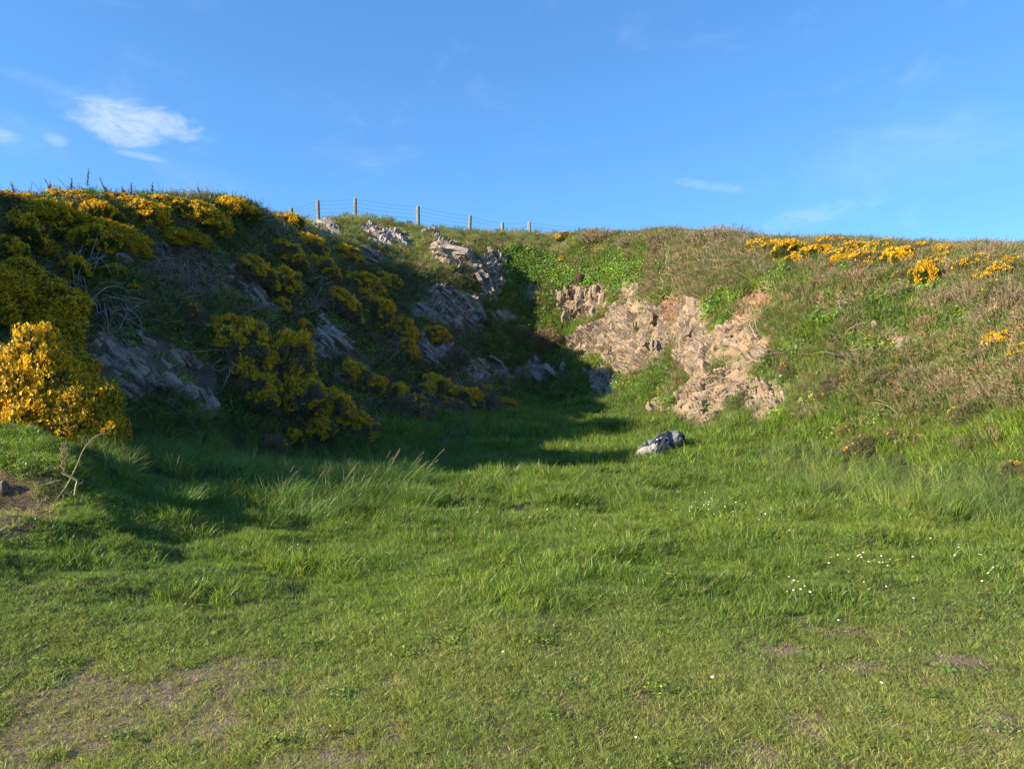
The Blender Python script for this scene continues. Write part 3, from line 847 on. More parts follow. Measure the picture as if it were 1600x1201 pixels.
rs = np.random.RandomState(11)
C_TURF = protos('turf', [blades(rs, 26, .042, .045, .0042, .9, .9, .6, 2) for _ in range(5)], M_LEAF)
C_GRASS = protos('grass', [blades(rs, 26, .10, .06, .0055, .6, .5, .6, 3) for _ in range(5)], M_LEAF)
C_FAR = protos('far_grass', [blades(rs, 24, .16, .11, .012, .6, .5, .6, 2) for _ in range(4)], M_LEAF)
C_LONG = protos('long_grass', [blades(rs, 34, .36, .09, .0075, .8, .45, .6, 4) for _ in range(4)], M_LEAF)
C_STRAW = protos('straw', [blades(rs, 22, .26, .09, .008, .9, .6, .6, 3) for _ in range(3)], M_LEAF)
def spiky(n, R, H, L, nsp):
    P = rs.normal(0, 1, (n, 3)) * [R * .45, R * .45, 0]; P[:, 2] = rs.uniform(-.1, 1, n) ** 1.3 * H if False else rs.uniform(0, H, n)
    D = P / [R, R, H] * [1, 1, .3] + rs.normal(0, .3, (n, 3)) + [0, 0, .9]
    return sprigs(rs, P, D, rs.uniform(.7, 1.3, n) * L, nsp, .3, .05)
def spire(n, R, H, L):
    """a few tall shoots, each thick with short spines"""
    parts = []
    for k in range(n):
        b = np.array([rs.normal(0, R), rs.normal(0, R), 0]); d = np.array([rs.normal(0, .28), rs.normal(0, .28), 1.0]); h = H * rs.uniform(.5, 1)
        m_ = 9; tt = np.linspace(.05, 1, m_)[:, None]
        P_ = b + d * tt * h
        parts.append(sprigs(rs, P_, np.repeat(d[None], m_, 0) + rs.normal(0, .15, (m_, 3)), np.full(m_, L) * (1.2 - .6 * tt[:, 0]), 8, .55, .05))
    return merge(parts)
C_SPIKY = protos('spiky', [spiky(26, .13, .16, .10, 7) for _ in range(4)], M_LEAF)
C_SPIRE = protos('spire', [spire(5, .08, .36, .09) for _ in range(4)], M_LEAF)
def ivy(n, R):
    P = np.stack([rs.normal(0, R, n), rs.normal(0, R, n), rs.uniform(0, .16, n)], -1)
    return leaves(rs, P, rs.normal(0, .5, (n, 3)) + [0, 0, 1.0], rs.uniform(.04, .085, n))
C_IVY = protos('leafy', [ivy(60, .11) for _ in range(3)], M_LEAF)
def twiggy(n, R, H):
    parts = []
    for k in range(n):
        a = rs.uniform(0, 2 * np.pi); d = np.array([np.cos(a), np.sin(a), 0]) * rs.uniform(.2, 1.1)
        m_ = 4; p = np.array([rs.normal(0, R * .3), rs.normal(0, R * .3), -.02]); pts = [p]
        v = d * R * .3 + np.array([0, 0, H * .35])
        for j in range(m_): p = p + v; v = v * .95 + rs.normal(0, .3, 3) * R * .3 - np.array([0, 0, .07 * H]); pts.append(p)
        pts = np.array(pts); w = .0045 * np.linspace(1.3, .5, m_ + 1)[:, None]
        V = np.stack([pts - [0, 0, 1] * w, pts + [0, 0, 1] * w, pts + np.cross(d, [0, 0, 1]) * w * 1.5], 1).reshape(-1, 3)
        q = []
        for j in range(m_):
            o = j * 3
            q += [[o, o + 1, o + 4, o + 3], [o + 1, o + 2, o + 5, o + 4], [o + 2, o, o + 3, o + 5]]
        parts.append((V, [np.array(q)], np.full(len(V), rs.uniform(0, .9))))
    return merge(parts)
C_TWIG = protos('twig', [twiggy(16, .22, .2) for _ in range(4)], M_LEAF)

# ------------------------------------------------------------------ ground cover: points on the ground carrying instances
def make_gn(coll, n):
    ng = bpy.data.node_groups.new('scatter_' + coll.name, 'GeometryNodeTree')
    ng.interface.new_socket('Geometry', in_out='INPUT', socket_type='NodeSocketGeometry')
    ng.interface.new_socket('Geometry', in_out='OUTPUT', socket_type='NodeSocketGeometry')
    N, L = ng.nodes, ng.links
    gi, go = N.new('NodeGroupInput'), N.new('NodeGroupOutput')
    ci = N.new('GeometryNodeCollectionInfo'); ci.inputs['Collection'].default_value = coll
    ci.inputs['Separate Children'].default_value = True; ci.inputs['Reset Children'].default_value = True
    ip = N.new('GeometryNodeInstanceOnPoints'); ip.inputs['Pick Instance'].default_value = True
    def attr(name, ty):
        a = N.new('GeometryNodeInputNamedAttribute'); a.data_type = ty; a.inputs[0].default_value = name
        return a.outputs[0]
    L.new(gi.outputs[0], ip.inputs['Points']); L.new(ci.outputs[0], ip.inputs['Instance'])
    fi = N.new('FunctionNodeFloatToInt'); fi.rounding_mode = 'FLOOR'
    L.new(attr('idx', 'FLOAT'), fi.inputs[0])
    L.new(fi.outputs[0], ip.inputs['Instance Index'])
    er = N.new('FunctionNodeEulerToRotation'); L.new(attr('rot', 'FLOAT_VECTOR'), er.inputs[0]); L.new(er.outputs[0], ip.inputs['Rotation'])
    L.new(attr('scl', 'FLOAT_VECTOR'), ip.inputs['Scale'])
    L.new(ip.outputs[0], go.inputs[0])
    return ng

def scatter(name, coll, P, tilt_n, scale, tint, label, spin=None, tiltamt=0.5, wind=0.0):
    n = len(P)
    if n == 0: return None
    r = np.random.RandomState(n)
    N_ = np.array([0, 0, 1.0]) * (1 - tiltamt) + tilt_n * tiltamt + r.normal(0, .10, (n, 3)) + np.array([wind, wind * .3, 0])
    N_ /= np.linalg.norm(N_, axis=-1, keepdims=True)
    yaw = r.uniform(0, 2 * np.pi, n) if spin is None else spin
    # euler XYZ that takes +Z to N_ with a random spin first: R = Rz(c) Ry(b) Rx(a); use yaw via matrices
    th = np.arccos(np.clip(N_[:, 2], -1, 1)); ph = np.arctan2(N_[:, 1], N_[:, 0])
    def Rz(a): z = np.zeros_like(a); o = z + 1; return np.stack([np.cos(a), -np.sin(a), z, np.sin(a), np.cos(a), z, z, z, o], -1).reshape(-1, 3, 3)
    def Ry(a): z = np.zeros_like(a); o = z + 1; return np.stack([np.cos(a), z, np.sin(a), z, o, z, -np.sin(a), z, np.cos(a)], -1).reshape(-1, 3, 3)
    R = Rz(ph) @ Ry(th) @ Rz(yaw - ph)
    rot = np.stack([np.arctan2(R[:, 2, 1], R[:, 2, 2]), -np.arcsin(np.clip(R[:, 2, 0], -1, 1)), np.arctan2(R[:, 1, 0], R[:, 0, 0])], -1)
    k = len(coll.objects)
    if scale.ndim == 1: scale = np.repeat(scale[:, None], 3, 1)
    me = bpy.data.meshes.new(name); me.vertices.add(n); me.vertices.foreach_set('co', np.asarray(P, np.float32).ravel())
    for nm, a in (('rot', rot), ('scl', scale), ('tint', tint)):
        t_ = me.attributes.new(nm, 'FLOAT_VECTOR', 'POINT'); t_.data.foreach_set('vector', np.asarray(a, np.float32).ravel())
    t_ = me.attributes.new('idx', 'FLOAT', 'POINT'); t_.data.foreach_set('value', (r.randint(0, k, n) + .3).astype(np.float32))
    o = link(name, me)
    md = o.modifiers.new('scatter', 'NODES'); md.node_group = make_gn(coll, k)
    tag(o, label, kind='stuff')
    return o

# candidate points: per cell of the ground grid, in and near the field of view
cX, cY = np.meshgrid((gx[:-1] + gx[1:]) / 2, (gy[:-1] + gy[1:]) / 2)
cX, cY = cX.ravel(), cY.ravel()
cZ = hgt(cX, cY)
keep = (cY > 2.2) & (np.abs(cX) < 0.80 * cY + 1.6)
cX, cY, cZ = cX[keep], cY[keep], cZ[keep]
cpx, cpy, _ = project(cX, cY, cZ)
cvis = np.zeros(len(cX), bool)
for dx_, dy_ in ((0, 0), (.5, 0), (-.5, 0)):
    cvis |= visible(cX + dx_, cY, hgt(cX + dx_, cY), 0.35)
cX, cY, cZ, cpx, cpy = [a[cvis] for a in (cX, cY, cZ, cpx, cpy)]
cS = _samp(SLOPE, cX, cY)
cA = GS * GS * np.sqrt(1 + np.minimum(cS, 4) ** 2)
cZone = zone_of(cpx, cpy, cX, cY, cZ, cS)
cBare = bare_amount(cpx, cpy)
cWorn = worn_amount(cpx, cpy, cX, cY)
cMound = sstep(-10, 8, poly_dist(cpx, cpy, P_MOUND)) * (cY < 9)

def pick(density, seed):
    """density per square metre for every candidate cell -> jittered points with ground data"""
    r = np.random.RandomState(seed)
    k = r.poisson(np.maximum(density, 0) * cA)
    i = np.repeat(np.arange(len(cX)), k)
    x = cX[i] + r.uniform(-.5, .5, len(i)) * GS; y = cY[i] + r.uniform(-.5, .5, len(i)) * GS
    z = hgt(x, y)
    return i, np.stack([x, y, z], -1), nrm(x, y), r
def veg_bare(i, P, r):
    px, py, _ = project(P[:, 0], P[:, 1], P[:, 2])
    b = bare_amount(px, py) + 13 * fbm(P[:, 0] / .55, P[:, 2] / .55, P[:, 1] / .55, seed=44, oct=3) + r.normal(0, 2.5, len(P))
    return b < 1
def mixcol(cols, w):
    cols = np.array(cols); w = np.stack(w, -1); w = w / w.sum(-1, keepdims=True)
    return w @ cols
def jit(c, r, a=0.18, hue=0.10):
    n = len(c)
    return np.clip(c * (1 + r.normal(0, a, (n, 1))) * (1 + r.normal(0, hue, (n, 3)) * [1, .4, 1]), .004, .9)

GREEN = (.19, .285, .038); YGREEN = (.33, .38, .05); DGREEN = (.105, .19, .032); BGREEN = (.11, .18, .06); OLIVE = (.27, .29, .085); STRAW = (.48, .40, .2); TAN = (.52, .40, .24); BROWN = (.22, .155, .095); RUST = (.28, .13, .05)

def patch(P, s, seed): return fbm(P[:, 0] / s, P[:, 1] / s, P[:, 2] / s, seed=seed, oct=3)

# short trodden turf in the foreground and the mown-looking floor
lod = np.clip(3.4 / cY, .12, 1.2)
d = np.where((cZone == Z_TURF), 1500 * lod ** 1.7, 0.0) * (1 - .30 * cWorn) * (1 - .8 * cMound)
i, P, N_, r = pick(d, 101)
wn_ = cWorn[i]; g1 = sstep(-.45, .45, patch(P, .5, 51)); g2 = sstep(-.4, .5, patch(P, 1.6, 52)); dist = P[:, 1]
col = mixcol([GREEN, YGREEN, DGREEN, STRAW], [.9 - .7 * wn_, g1 * 1.0 + .5 * wn_ + .5 * sstep(5.5, 3.5, dist), (1 - g2) * .6 * (1 - wn_), .12 + 1.3 * wn_ + .9 * sstep(5.8, 3.4, dist)])
tall = sstep(4.2, 6.5, dist) * (1 - wn_) * (0.5 + g2)
sc_ = (.75 + .5 * g2 + r.uniform(-.2, .25, len(P))) * (1 - .5 * wn_) * np.clip(dist / 4.5, .85, 1.6)
scatter('short_turf', C_TURF, P, N_, sc_, jit(col, r), 'short trodden turf in the foreground', wind=.08)
# taller grass mixed in
d = np.where((cZone == Z_TURF), (60 + 330 * sstep(3.8, 6.2, cY)) * lod ** .8, 0.0) * (1 - .9 * cWorn) * (.3 + 1.0 * sstep(-.3, .35, fbm(cX / .6, cY / .4, seed=61, oct=3))) * (1 - .85 * cMound)
d += np.where(cZone == Z_FLOOR, 200 * np.clip(9 / cY, .3, 1.2) ** 1.6, 0)
d += np.where(cZone == Z_SCRUB, 60.0 * sstep(-.3, .3, fbm(cX / 1.2, cY / 1.2, cZ, seed=88, oct=2)), 0)
d += np.where(cZone == Z_RGRASS, 150 * np.clip(11 / cY, .35, 1.3) ** 1.6, 0)
i, P, N_, r = pick(d, 102); k = veg_bare(i, P, r); i, P, N_ = i[k], P[k], N_[k]
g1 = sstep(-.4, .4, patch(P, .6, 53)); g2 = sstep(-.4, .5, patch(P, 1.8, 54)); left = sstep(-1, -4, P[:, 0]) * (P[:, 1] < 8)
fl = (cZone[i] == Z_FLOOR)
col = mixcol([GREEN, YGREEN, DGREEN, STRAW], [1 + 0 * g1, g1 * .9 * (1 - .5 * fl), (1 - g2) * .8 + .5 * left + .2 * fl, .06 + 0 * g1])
tuss = sstep(-.25, .45, fbm(P[:, 0] / .75, P[:, 1] / .5, seed=71, oct=3))
sc_ = (.5 + .5 * g1 * g2 + .95 * tuss * sstep(3.8, 5.5, P[:, 1]) + .25 * sstep(4.5, 7.5, P[:, 1])) * r.uniform(.7, 1.25, len(P)) * np.where(fl, 1.0, 1) * np.clip(P[:, 1] / 9, .8, 1.7)
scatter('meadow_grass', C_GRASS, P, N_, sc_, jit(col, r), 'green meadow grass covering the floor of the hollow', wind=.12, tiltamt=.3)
# long rank grass
d = np.where(cZone == Z_LONG, 60 * np.clip(10 / cY, .4, 1.3) * (.55 + .9 * sstep(-.3, .4, fbm(cX / .8, cY / .8, seed=63, oct=2))), 0.0)
d += np.where(cZone == Z_FLOOR, 5.0 * (fbm(cX / 1.2, cY / 1.2, seed=64, oct=2) > .1), 0)
d += np.where(cZone == Z_RGRASS, 22.0, 0) + np.where(cZone == Z_HEATH, 10.0, 0) + np.where(cZone == Z_SCRUB, 7.0 + 16 * (fbm(cX / 1.0, cY / 1.0, seed=77, oct=2) > .05), 0)
d += np.where((cZone == Z_TURF) & (cpx < 420) & (cpy < 900), 22, 0) * (fbm(cX / .5, cY / .4, seed=65, oct=2) > -.1) * (1 - cMound)
i, P, N_, r = pick(d, 103); k = veg_bare(i, P, r); i, P, N_ = i[k], P[k], N_[k]
g1 = sstep(-.4, .4, patch(P, .7, 55)); tf = (cZone[i] == Z_TURF)
col = mixcol([GREEN, YGREEN, BGREEN, STRAW], [.8 + 0 * g1, g1 * .7, .7 * (1 - g1) + .3, .12 + 0 * g1])
sc_ = r.uniform(.5, 1.0, len(P)) * np.where(cZone[i] == Z_LONG, 1.0, .75) * np.where(tf, .5, 1)
scatter('long_grass', C_LONG, P, N_, sc_, jit(col, r), 'long rank grass at the foot of the banks', wind=.25, tiltamt=.3)
# grass on the banks
d = np.where(cZone == Z_HEATH, 90.0, 0) + np.where(cZone == Z_CREST, 150.0, 0) + np.where(cZone == Z_SCRUB, 100.0, 0) + np.where(cZone == Z_IVY, 30.0, 0) + np.where(cZone == Z_RGRASS, 25.0, 0)
d *= np.clip(17 / cY, .55, 1.6) ** 1.6
i, P, N_, r = pick(d, 104); k = veg_bare(i, P, r) | (r.uniform(0, 1, len(P)) < .07); i, P, N_ = i[k], P[k], N_[k]
z_ = cZone[i]; g1 = sstep(-.35, .4, patch(P, .9, 56)); g2 = sstep(-.2, .45, patch(P, 2.1, 57))
col = mixcol([GREEN, OLIVE, DGREEN, STRAW, BROWN], [.7 + .5 * g1, .6 + 0 * g1 + .4 * (z_ == Z_CREST), .5 * (z_ == Z_HEATH) + .2, .18 + .8 * g2 * (z_ == Z_SCRUB) + .3 * g2, .45 * (z_ == Z_HEATH) + .05])
col = col * np.where(z_ == Z_HEATH, 1.6, 1.0)[:, None]  # left-bank grass brightened in its colour to lift the shade there
sc_ = r.uniform(.55, 1.15, len(P)) * np.where(z_ == Z_CREST, .75, 1.0)
scatter('bank_grass', C_FAR, P, N_, sc_, jit(col, r, .22), 'rough grass growing over the banks and the crest', wind=.15, tiltamt=.35)
# straw and dead stems
d = np.where(cZone == Z_SCRUB, 18.0 * sstep(-.1, .35, fbm(cX / 1.1, cY / 1.1, cZ, seed=66, oct=3)), 0) + np.where(cZone == Z_HEATH, 14.0, 0) + np.where(cZone == Z_CREST, 14.0, 0) + 130 * cMound
d += np.where(in_poly(cpx, cpy, [(1020, 380), (1190, 365), (1200, 450), (1060, 470), (1000, 500)]), 45, 0)
i, P, N_, r = pick(d, 105)
k = veg_bare(i, P, r) | (r.uniform(0, 1, len(P)) < .12); i, P, N_ = i[k], P[k], N_[k]
g1 = r.uniform(0, 1, len(P))
col = mixcol([STRAW, TAN, BROWN, RUST], [1 + 0 * g1, g1 * 1.2, .4 + .8 * (cZone[i] == Z_HEATH), .25 * (g1 > .7)])
sc_ = r.uniform(.4, 1.0, len(P)) * np.where(cMound[i] > .1, .45, 1.0)
scatter('dead_stems', C_STRAW, P, N_, sc_, jit(col, r), 'dry straw-coloured stems on the banks', wind=.3, tiltamt=.6)
# spiny low gorse shoots, green and dead
n3 = fbm(cX / 1.3, cY / 1.3, cZ / 1.3, seed=67, oct=3)
brn = np.where(in_poly(cpx, cpy, [(1430, 420), (1600, 410), (1640, 660), (1380, 690), (1300, 600), (1440, 540)]), 1.0, 0)
crestR = ((cpx > 840) & (cpy < 470)).astype(float)
d = np.where(cZone == Z_SCRUB, 16 + 45 * sstep(-.1, .4, n3) + 30 * brn + 30 * crestR, 0) + np.where(cZone == Z_HEATH, 40.0, 0) + np.where(cZone == Z_RGRASS, 9.0, 0) + np.where(cZone == Z_CREST, 10.0, 0)
i, P, N_, r = pick(d, 106); k = veg_bare(i, P, r); i, P, N_ = i[k], P[k], N_[k]
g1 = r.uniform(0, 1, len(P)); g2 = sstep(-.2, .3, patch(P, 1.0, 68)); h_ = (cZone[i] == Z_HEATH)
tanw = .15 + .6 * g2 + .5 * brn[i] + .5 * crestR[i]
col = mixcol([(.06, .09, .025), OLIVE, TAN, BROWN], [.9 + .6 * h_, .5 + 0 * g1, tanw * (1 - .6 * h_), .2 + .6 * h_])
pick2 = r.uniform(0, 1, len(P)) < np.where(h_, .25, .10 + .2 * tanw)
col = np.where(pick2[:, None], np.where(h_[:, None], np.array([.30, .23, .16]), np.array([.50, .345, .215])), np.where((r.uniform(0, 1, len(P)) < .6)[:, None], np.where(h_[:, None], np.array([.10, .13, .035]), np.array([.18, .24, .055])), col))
scatter('low_gorse_shoots', C_SPIKY, P, N_, r.uniform(.6, 1.35, len(P)), jit(col, r, .2), 'low spiny gorse shoots, green and withered', tiltamt=.4)
d = np.where(cZone == Z_SCRUB, 2 + 10 * brn + 3.0 * crestR, 0) * (n3 > -.1)
i, P, N_, r = pick(d, 107); k = veg_bare(i, P, r); i, P, N_ = i[k], P[k], N_[k]
g = r.uniform(0, 1, len(P))[:, None]
scatter('withered_gorse_shoots', C_SPIRE, P, N_, r.uniform(.5, 1.1, len(P)), jit(np.where(g < .7, np.array([.47, .35, .23]), np.array([.2, .22, .07])), r), 'withered brown gorse shoots standing on the right-hand slope', tiltamt=.2)
# ivy and bramble leaves
d = np.where(cZone == Z_IVY, 70.0, 0) + np.where(cZone == Z_SCRUB, 4.0 * (n3 < -.05), 0) + np.where((cZone == Z_RGRASS) & (cY > 12), 8.0, 0) + np.where((cZone == Z_HEATH), 7, 0) + np.where((cZone == Z_SCRUB) & (cpx < 1050), 14, 0)
i, P, N_, r = pick(d, 108); k = veg_bare(i, P, r) | (r.uniform(0, 1, len(P)) < .05); i, P, N_ = i[k], P[k], N_[k]
scatter('ivy_leaves', C_IVY, P, N_, r.uniform(.6, 1.25, len(P)), jit(np.repeat([[.17, .26, .035]], len(P), 0), r, .25, .2), 'bright green ivy and bramble leaves at the back of the hollow', tiltamt=.9)
# bare twigs
d = np.where(cZone == Z_HEATH, 9.0, 0) + np.where(cZone == Z_SCRUB, 3.5, 0) + np.where(in_poly(cpx, cpy, [(1020, 380), (1190, 365), (1200, 450), (1060, 470), (1000, 500)]), 16, 0) + 10 * cMound
i, P, N_, r = pick(d, 109)
k = veg_bare(i, P, r) | (r.uniform(0, 1, len(P)) < .3); i, P, N_ = i[k], P[k], N_[k]
scatter('bare_twigs', C_TWIG, P, N_, r.uniform(.6, 1.6, len(P)) * np.where(cMound[i] > .1, .5, 1), jit(np.repeat([[.33, .26, .18]], len(P), 0), r, .25), 'dead bare twigs tangled over the banks', tiltamt=.5)

# clover and plantain leaves in the turf, and bits of dry thatch
d = np.where(cZone == Z_TURF, 2 + 8 * (fbm(cX / .45, cY / .45, seed=81, oct=2) > .28), 0) * (cY < 8)
i, P, N_, r = pick(d, 120)
scatter('turf_weeds', C_IVY, P, N_, r.uniform(.16, .34, len(P)), jit(np.repeat([[.2, .28, .05]], len(P), 0), r, .2, .15), 'small broad-leaved weeds in the turf', tiltamt=.9)
d = np.where(cZone == Z_TURF, 10 + 110 * cWorn, 0) * (cY < 7.5)
i, P, N_, r = pick(d, 121)
scatter('dry_thatch', C_TURF, P, N_, r.uniform(.7, 1.2, len(P))[:, None] * np.array([[1.3, 1.3, .45]]), jit(np.repeat([[.40, .32, .17]], len(P), 0), r, .2), 'dry thatch lying in the worn turf', tiltamt=.9)
# ------------------------------------------------------------------ gorse bushes
M_GFOL = foliage_mat('gorse_foliage', (.12, .145, .04), .2, .6, .2, 1.0)
M_GDRY = foliage_mat('gorse_withered', (.26, .19, .125), .1, .8, .1, .9)
M_GOLIVE = foliage_mat('gorse_olive', (.2, .19, .085), .25, .6, .2, 1.0)
M_GTAN = foliage_mat('gorse_pale_withered', (.40, .30, .19), .2, .7, .1, .8)
M_GDARK = foliage_mat('gorse_dusky', (.23, .19, .105), .1, .7, .1, .9)
M_FLOW = foliage_mat('gorse_flowers', (.84, .49, .012), .3, .55, .2, .45)
M_FLOWO = foliage_mat('gorse_flowers_orange', (.84, .44, .012), .28, .55, .2, .5)
M_WOOD = foliage_mat('gorse_wood', (.17, .13, .095), 0.0, .9, .1, .7)

def tubes(paths, radii, bc=None, sides=3):
    """paths: list of (k,3) arrays; radii: list of (k,) arrays"""
    V = []; Q = []; B = []; o = 0
    for pi, (p, r) in enumerate(zip(paths, radii)):
        p = np.asarray(p, float); k = len(p)
        t_ = np.gradient(p, axis=0); t_ /= np.linalg.norm(t_, axis=1, keepdims=True) + 1e-9
        _, s, u = frames(t_)
        for j in range(1, k):                       # keep the frame from flipping
            if s[j] @ s[j - 1] < 0: s[j] = -s[j]; u[j] = -u[j]
        an = np.arange(sides) * 2 * np.pi / sides
        ring = p[:, None] + (s[:, None] * np.cos(an)[None, :, None] + u[:, None] * np.sin(an)[None, :, None]) * np.asarray(r)[:, None, None]
        V.append(ring.reshape(-1, 3))
        i = np.arange(k - 1)[:, None] * sides + np.arange(sides)[None]; j = np.arange(k - 1)[:, None] * sides + (np.arange(sides)[None] + 1) % sides
        Q.append(np.stack([i, j, j + sides, i + sides], -1).reshape(-1, 4) + o); o += k * sides
        B.append(np.full(k * sides, ((pi * 0.618) % 1) if bc is None else bc))
    return np.concatenate(V), [np.concatenate(Q)], np.concatenate(B)

def gorse_proto(seed, lobes, nspr, nflw, cover, height=.75, fol=M_GFOL, flw=M_FLOW, sp=.05, fs=.017, woody=40, low=0.0, patchy=.5, rr=(.10, .2), rag=1.0):
    r = np.random.RandomState(seed)
    C = []
    for k in range(lobes):
        a = r.uniform(0, 2 * np.pi); q = np.sqrt(r.uniform(0, 1)) * .36
        z = r.uniform(.05, 1) * height * (1 - (q / .5) ** 2 * .75) * .72
        C.append((q * np.cos(a), q * np.sin(a), z, r.uniform(*rr)))
    C.append((0, 0, height * .3, .3)); C = np.array(C)
    def surf(n, shell=1.0, jit_=.03):
        out = []; dirs = []
        while sum(len(o_) for o_ in out) < n:
            k = r.choice(len(C), n, p=C[:, 3] ** 2 / (C[:, 3] ** 2).sum())
            d = r.normal(0, 1, (n, 3)); d /= np.linalg.norm(d, axis=1, keepdims=True)
            lump = 1 + .30 * rag * fbm(C[k, 0] * 5 + d[:, 0] * 2.2, C[k, 1] * 5 + d[:, 1] * 2.2, d[:, 2] * 2.2, seed=seed, oct=2)
            p = C[k, :3] + d * (C[k, 3] * shell * lump * (1 + r.normal(0, jit_, n)))[:, None]
            # hidden well inside another lobe?
            dd = np.linalg.norm(p[:, None] - C[None, :, :3], axis=2) / C[None, :, 3]
            dd[np.arange(n), k] = 9
            ok = (dd.min(1) > .82) & (p[:, 2] > low - .04)
            out.append(p[ok]); dirs.append(d[ok])
        return np.concatenate(out)[:n], np.concatenate(dirs)[:n]
    P, D = surf(nspr, .99, .07 * rag)
    up = np.array([0, 0, .55])
    Vf = sprigs(r, P, D * .8 + up + r.normal(0, .35, P.shape), r.uniform(.6, 1.4, nspr) * sp, 5, .45, .06)
    P2, D2 = surf(int(nspr * .5), .62, .15)
    Vi = sprigs(r, P2, D2 + r.normal(0, .6, P2.shape), r.uniform(.8, 1.6, len(P2)) * sp * 1.2, 4, .5, .10)
    # flowers, in clumps where the mask is high
    Pf, Df = surf(nflw * 3, 1.02, .06 * rag)
    msk = fbm(Pf[:, 0] / .13, Pf[:, 1] / .13, Pf[:, 2] / .13, seed=seed + 5, oct=2) * patchy * 2 + .45 * Df[:, 2] + .25 * (Pf[:, 2] / height) + r.normal(0, .12, len(Pf))
    thr = np.quantile(msk, 1 - cover); Pf = Pf[msk > thr][:nflw]; Df = Df[msk > thr][:nflw]
    n = len(Pf); Df = Df * .7 + [0, 0, .5]; Df, S, U = frames(Df)
    parts = []; bcl = r.uniform(0, 1, n)
    for k in range(5):                                # petals
        a = r.uniform(0, 2 * np.pi, (n, 1)); o_ = S * np.cos(a) + U * np.sin(a); q = np.cross(Df, o_)
        s = fs * r.uniform(.7, 1.25, (n, 1)); c = Pf + o_ * s * .35 + Df * s * (k * .45 - .6)
        tip = c + (o_ * .9 + Df * .9) * s
        v = np.stack([c - q * s * .5, c + q * s * .5, tip + q * s * .35, tip - q * s * .35], 1).reshape(-1, 3)
        parts.append((v, [np.arange(n * 4).reshape(-1, 4)], np.repeat(np.clip(bcl + r.normal(0, .2, n), 0, 1), 4)))
    Vp = merge(parts)
    # branches
    paths = []; rad = []
    for k in range(woody):
        tgt = C[r.randint(len(C))]; e = tgt[:3] + r.normal(0, .06, 3) + r.normal(0, 1, 3) * tgt[3] * .6
        s0 = np.array([r.normal(0, .06), r.normal(0, .06), -.06]); mid = (s0 + e) / 2 + r.normal(0, .05, 3) - [0, 0, .03]
        t_ = np.linspace(0, 1, 6)[:, None]
        paths.append((1 - t_) ** 2 * s0 + 2 * t_ * (1 - t_) * mid + t_ ** 2 * e + r.normal(0, .006, (6, 3))); rad.append(np.linspace(.012, .003, 6) * r.uniform(.6, 1.2))
    Vb = tubes(paths, rad)
    nm_ = 'gorse'
    mf = merge([Vf, Vi])
    return (mesh_np(nm_ + '_foliage_mesh', mf[0], mf[1], fol, False, attrs={'bc': mf[2]}),
            mesh_np(nm_ + '_flowers_mesh', Vp[0], Vp[1], flw, False, attrs={'bc': Vp[2]}) if nflw > 0 else None,
            mesh_np(nm_ + '_branches_mesh', Vb[0], Vb[1], M_WOOD, False, attrs={'bc': Vb[2]}))
def gorse_spires(seed, n, height, mat, nfl=0):
    """open bush of tall shoots fanning from the foot, each set with short spines"""
    r = np.random.RandomState(seed); parts = []; paths = []; rad = []; tips = []
    for k in range(n):
        a = r.uniform(0, 2 * np.pi); q = np.sqrt(r.uniform(0, 1)) * .42
        b = np.array([q * np.cos(a) * .7, q * np.sin(a) * .7, -.03]); d = np.array([np.cos(a) * q * 1.1, np.sin(a) * q * 1.1, 0]) + r.normal(0, .12, 3); d[2] = 1
        h = height * r.uniform(.45, 1.0) * (1 - .5 * q); m_ = 12; tt = np.linspace(.12, 1, m_)[:, None]
        bend = r.normal(0, .1, 3) * [1, 1, 0]
        P_ = b + d * tt * h + bend * tt ** 2 * h; tips.append(P_[-1])
        D_ = np.repeat(d[None], m_, 0) + r.normal(0, .25, (m_, 3))
        parts.append(sprigs(r, P_, D_, .11 * (1.25 - .6 * tt[:, 0]) * r.uniform(.8, 1.2), 9, .6, .045))
        paths.append(np.concatenate([b[None], P_])); rad.append(np.linspace(.009, .003, m_ + 1))
    f = merge(parts); Vb = tubes(paths, rad); fl = None
    if nfl:
        Pf = np.array(tips)[r.randint(0, n, nfl)] - np.array([[0, 0, 1]]) * r.uniform(0, .1, (nfl, 1)) + r.normal(0, .015, (nfl, 3))
        Df, S, U = frames(r.normal(0, .5, (nfl, 3)) + [0, 0, 1]); pp_ = []
        for k in range(4):
            a = r.uniform(0, 2 * np.pi, (nfl, 1)); o_ = S * np.cos(a) + U * np.sin(a); q = np.cross(Df, o_); s = .022; c = Pf + Df * s * (k * .4 - .6); tip = c + (o_ + Df) * s
            pp_.append((np.stack([c - q * s * .5, c + q * s * .5, tip + q * s * .35, tip - q * s * .35], 1).reshape(-1, 3), [np.arange(nfl * 4).reshape(-1, 4)], np.repeat(r.uniform(0, 1, nfl), 4)))
        v = merge(pp_); fl = mesh_np('gorse_flowers_mesh', v[0], v[1], M_FLOW, False, attrs={'bc': v[2]})
    return (mesh_np('gorse_foliage_mesh', f[0], f[1], mat, False, attrs={'bc': f[2]}), fl, mesh_np('gorse_branches_mesh', Vb[0], Vb[1], M_WOOD, False, attrs={'bc': Vb[2]}))
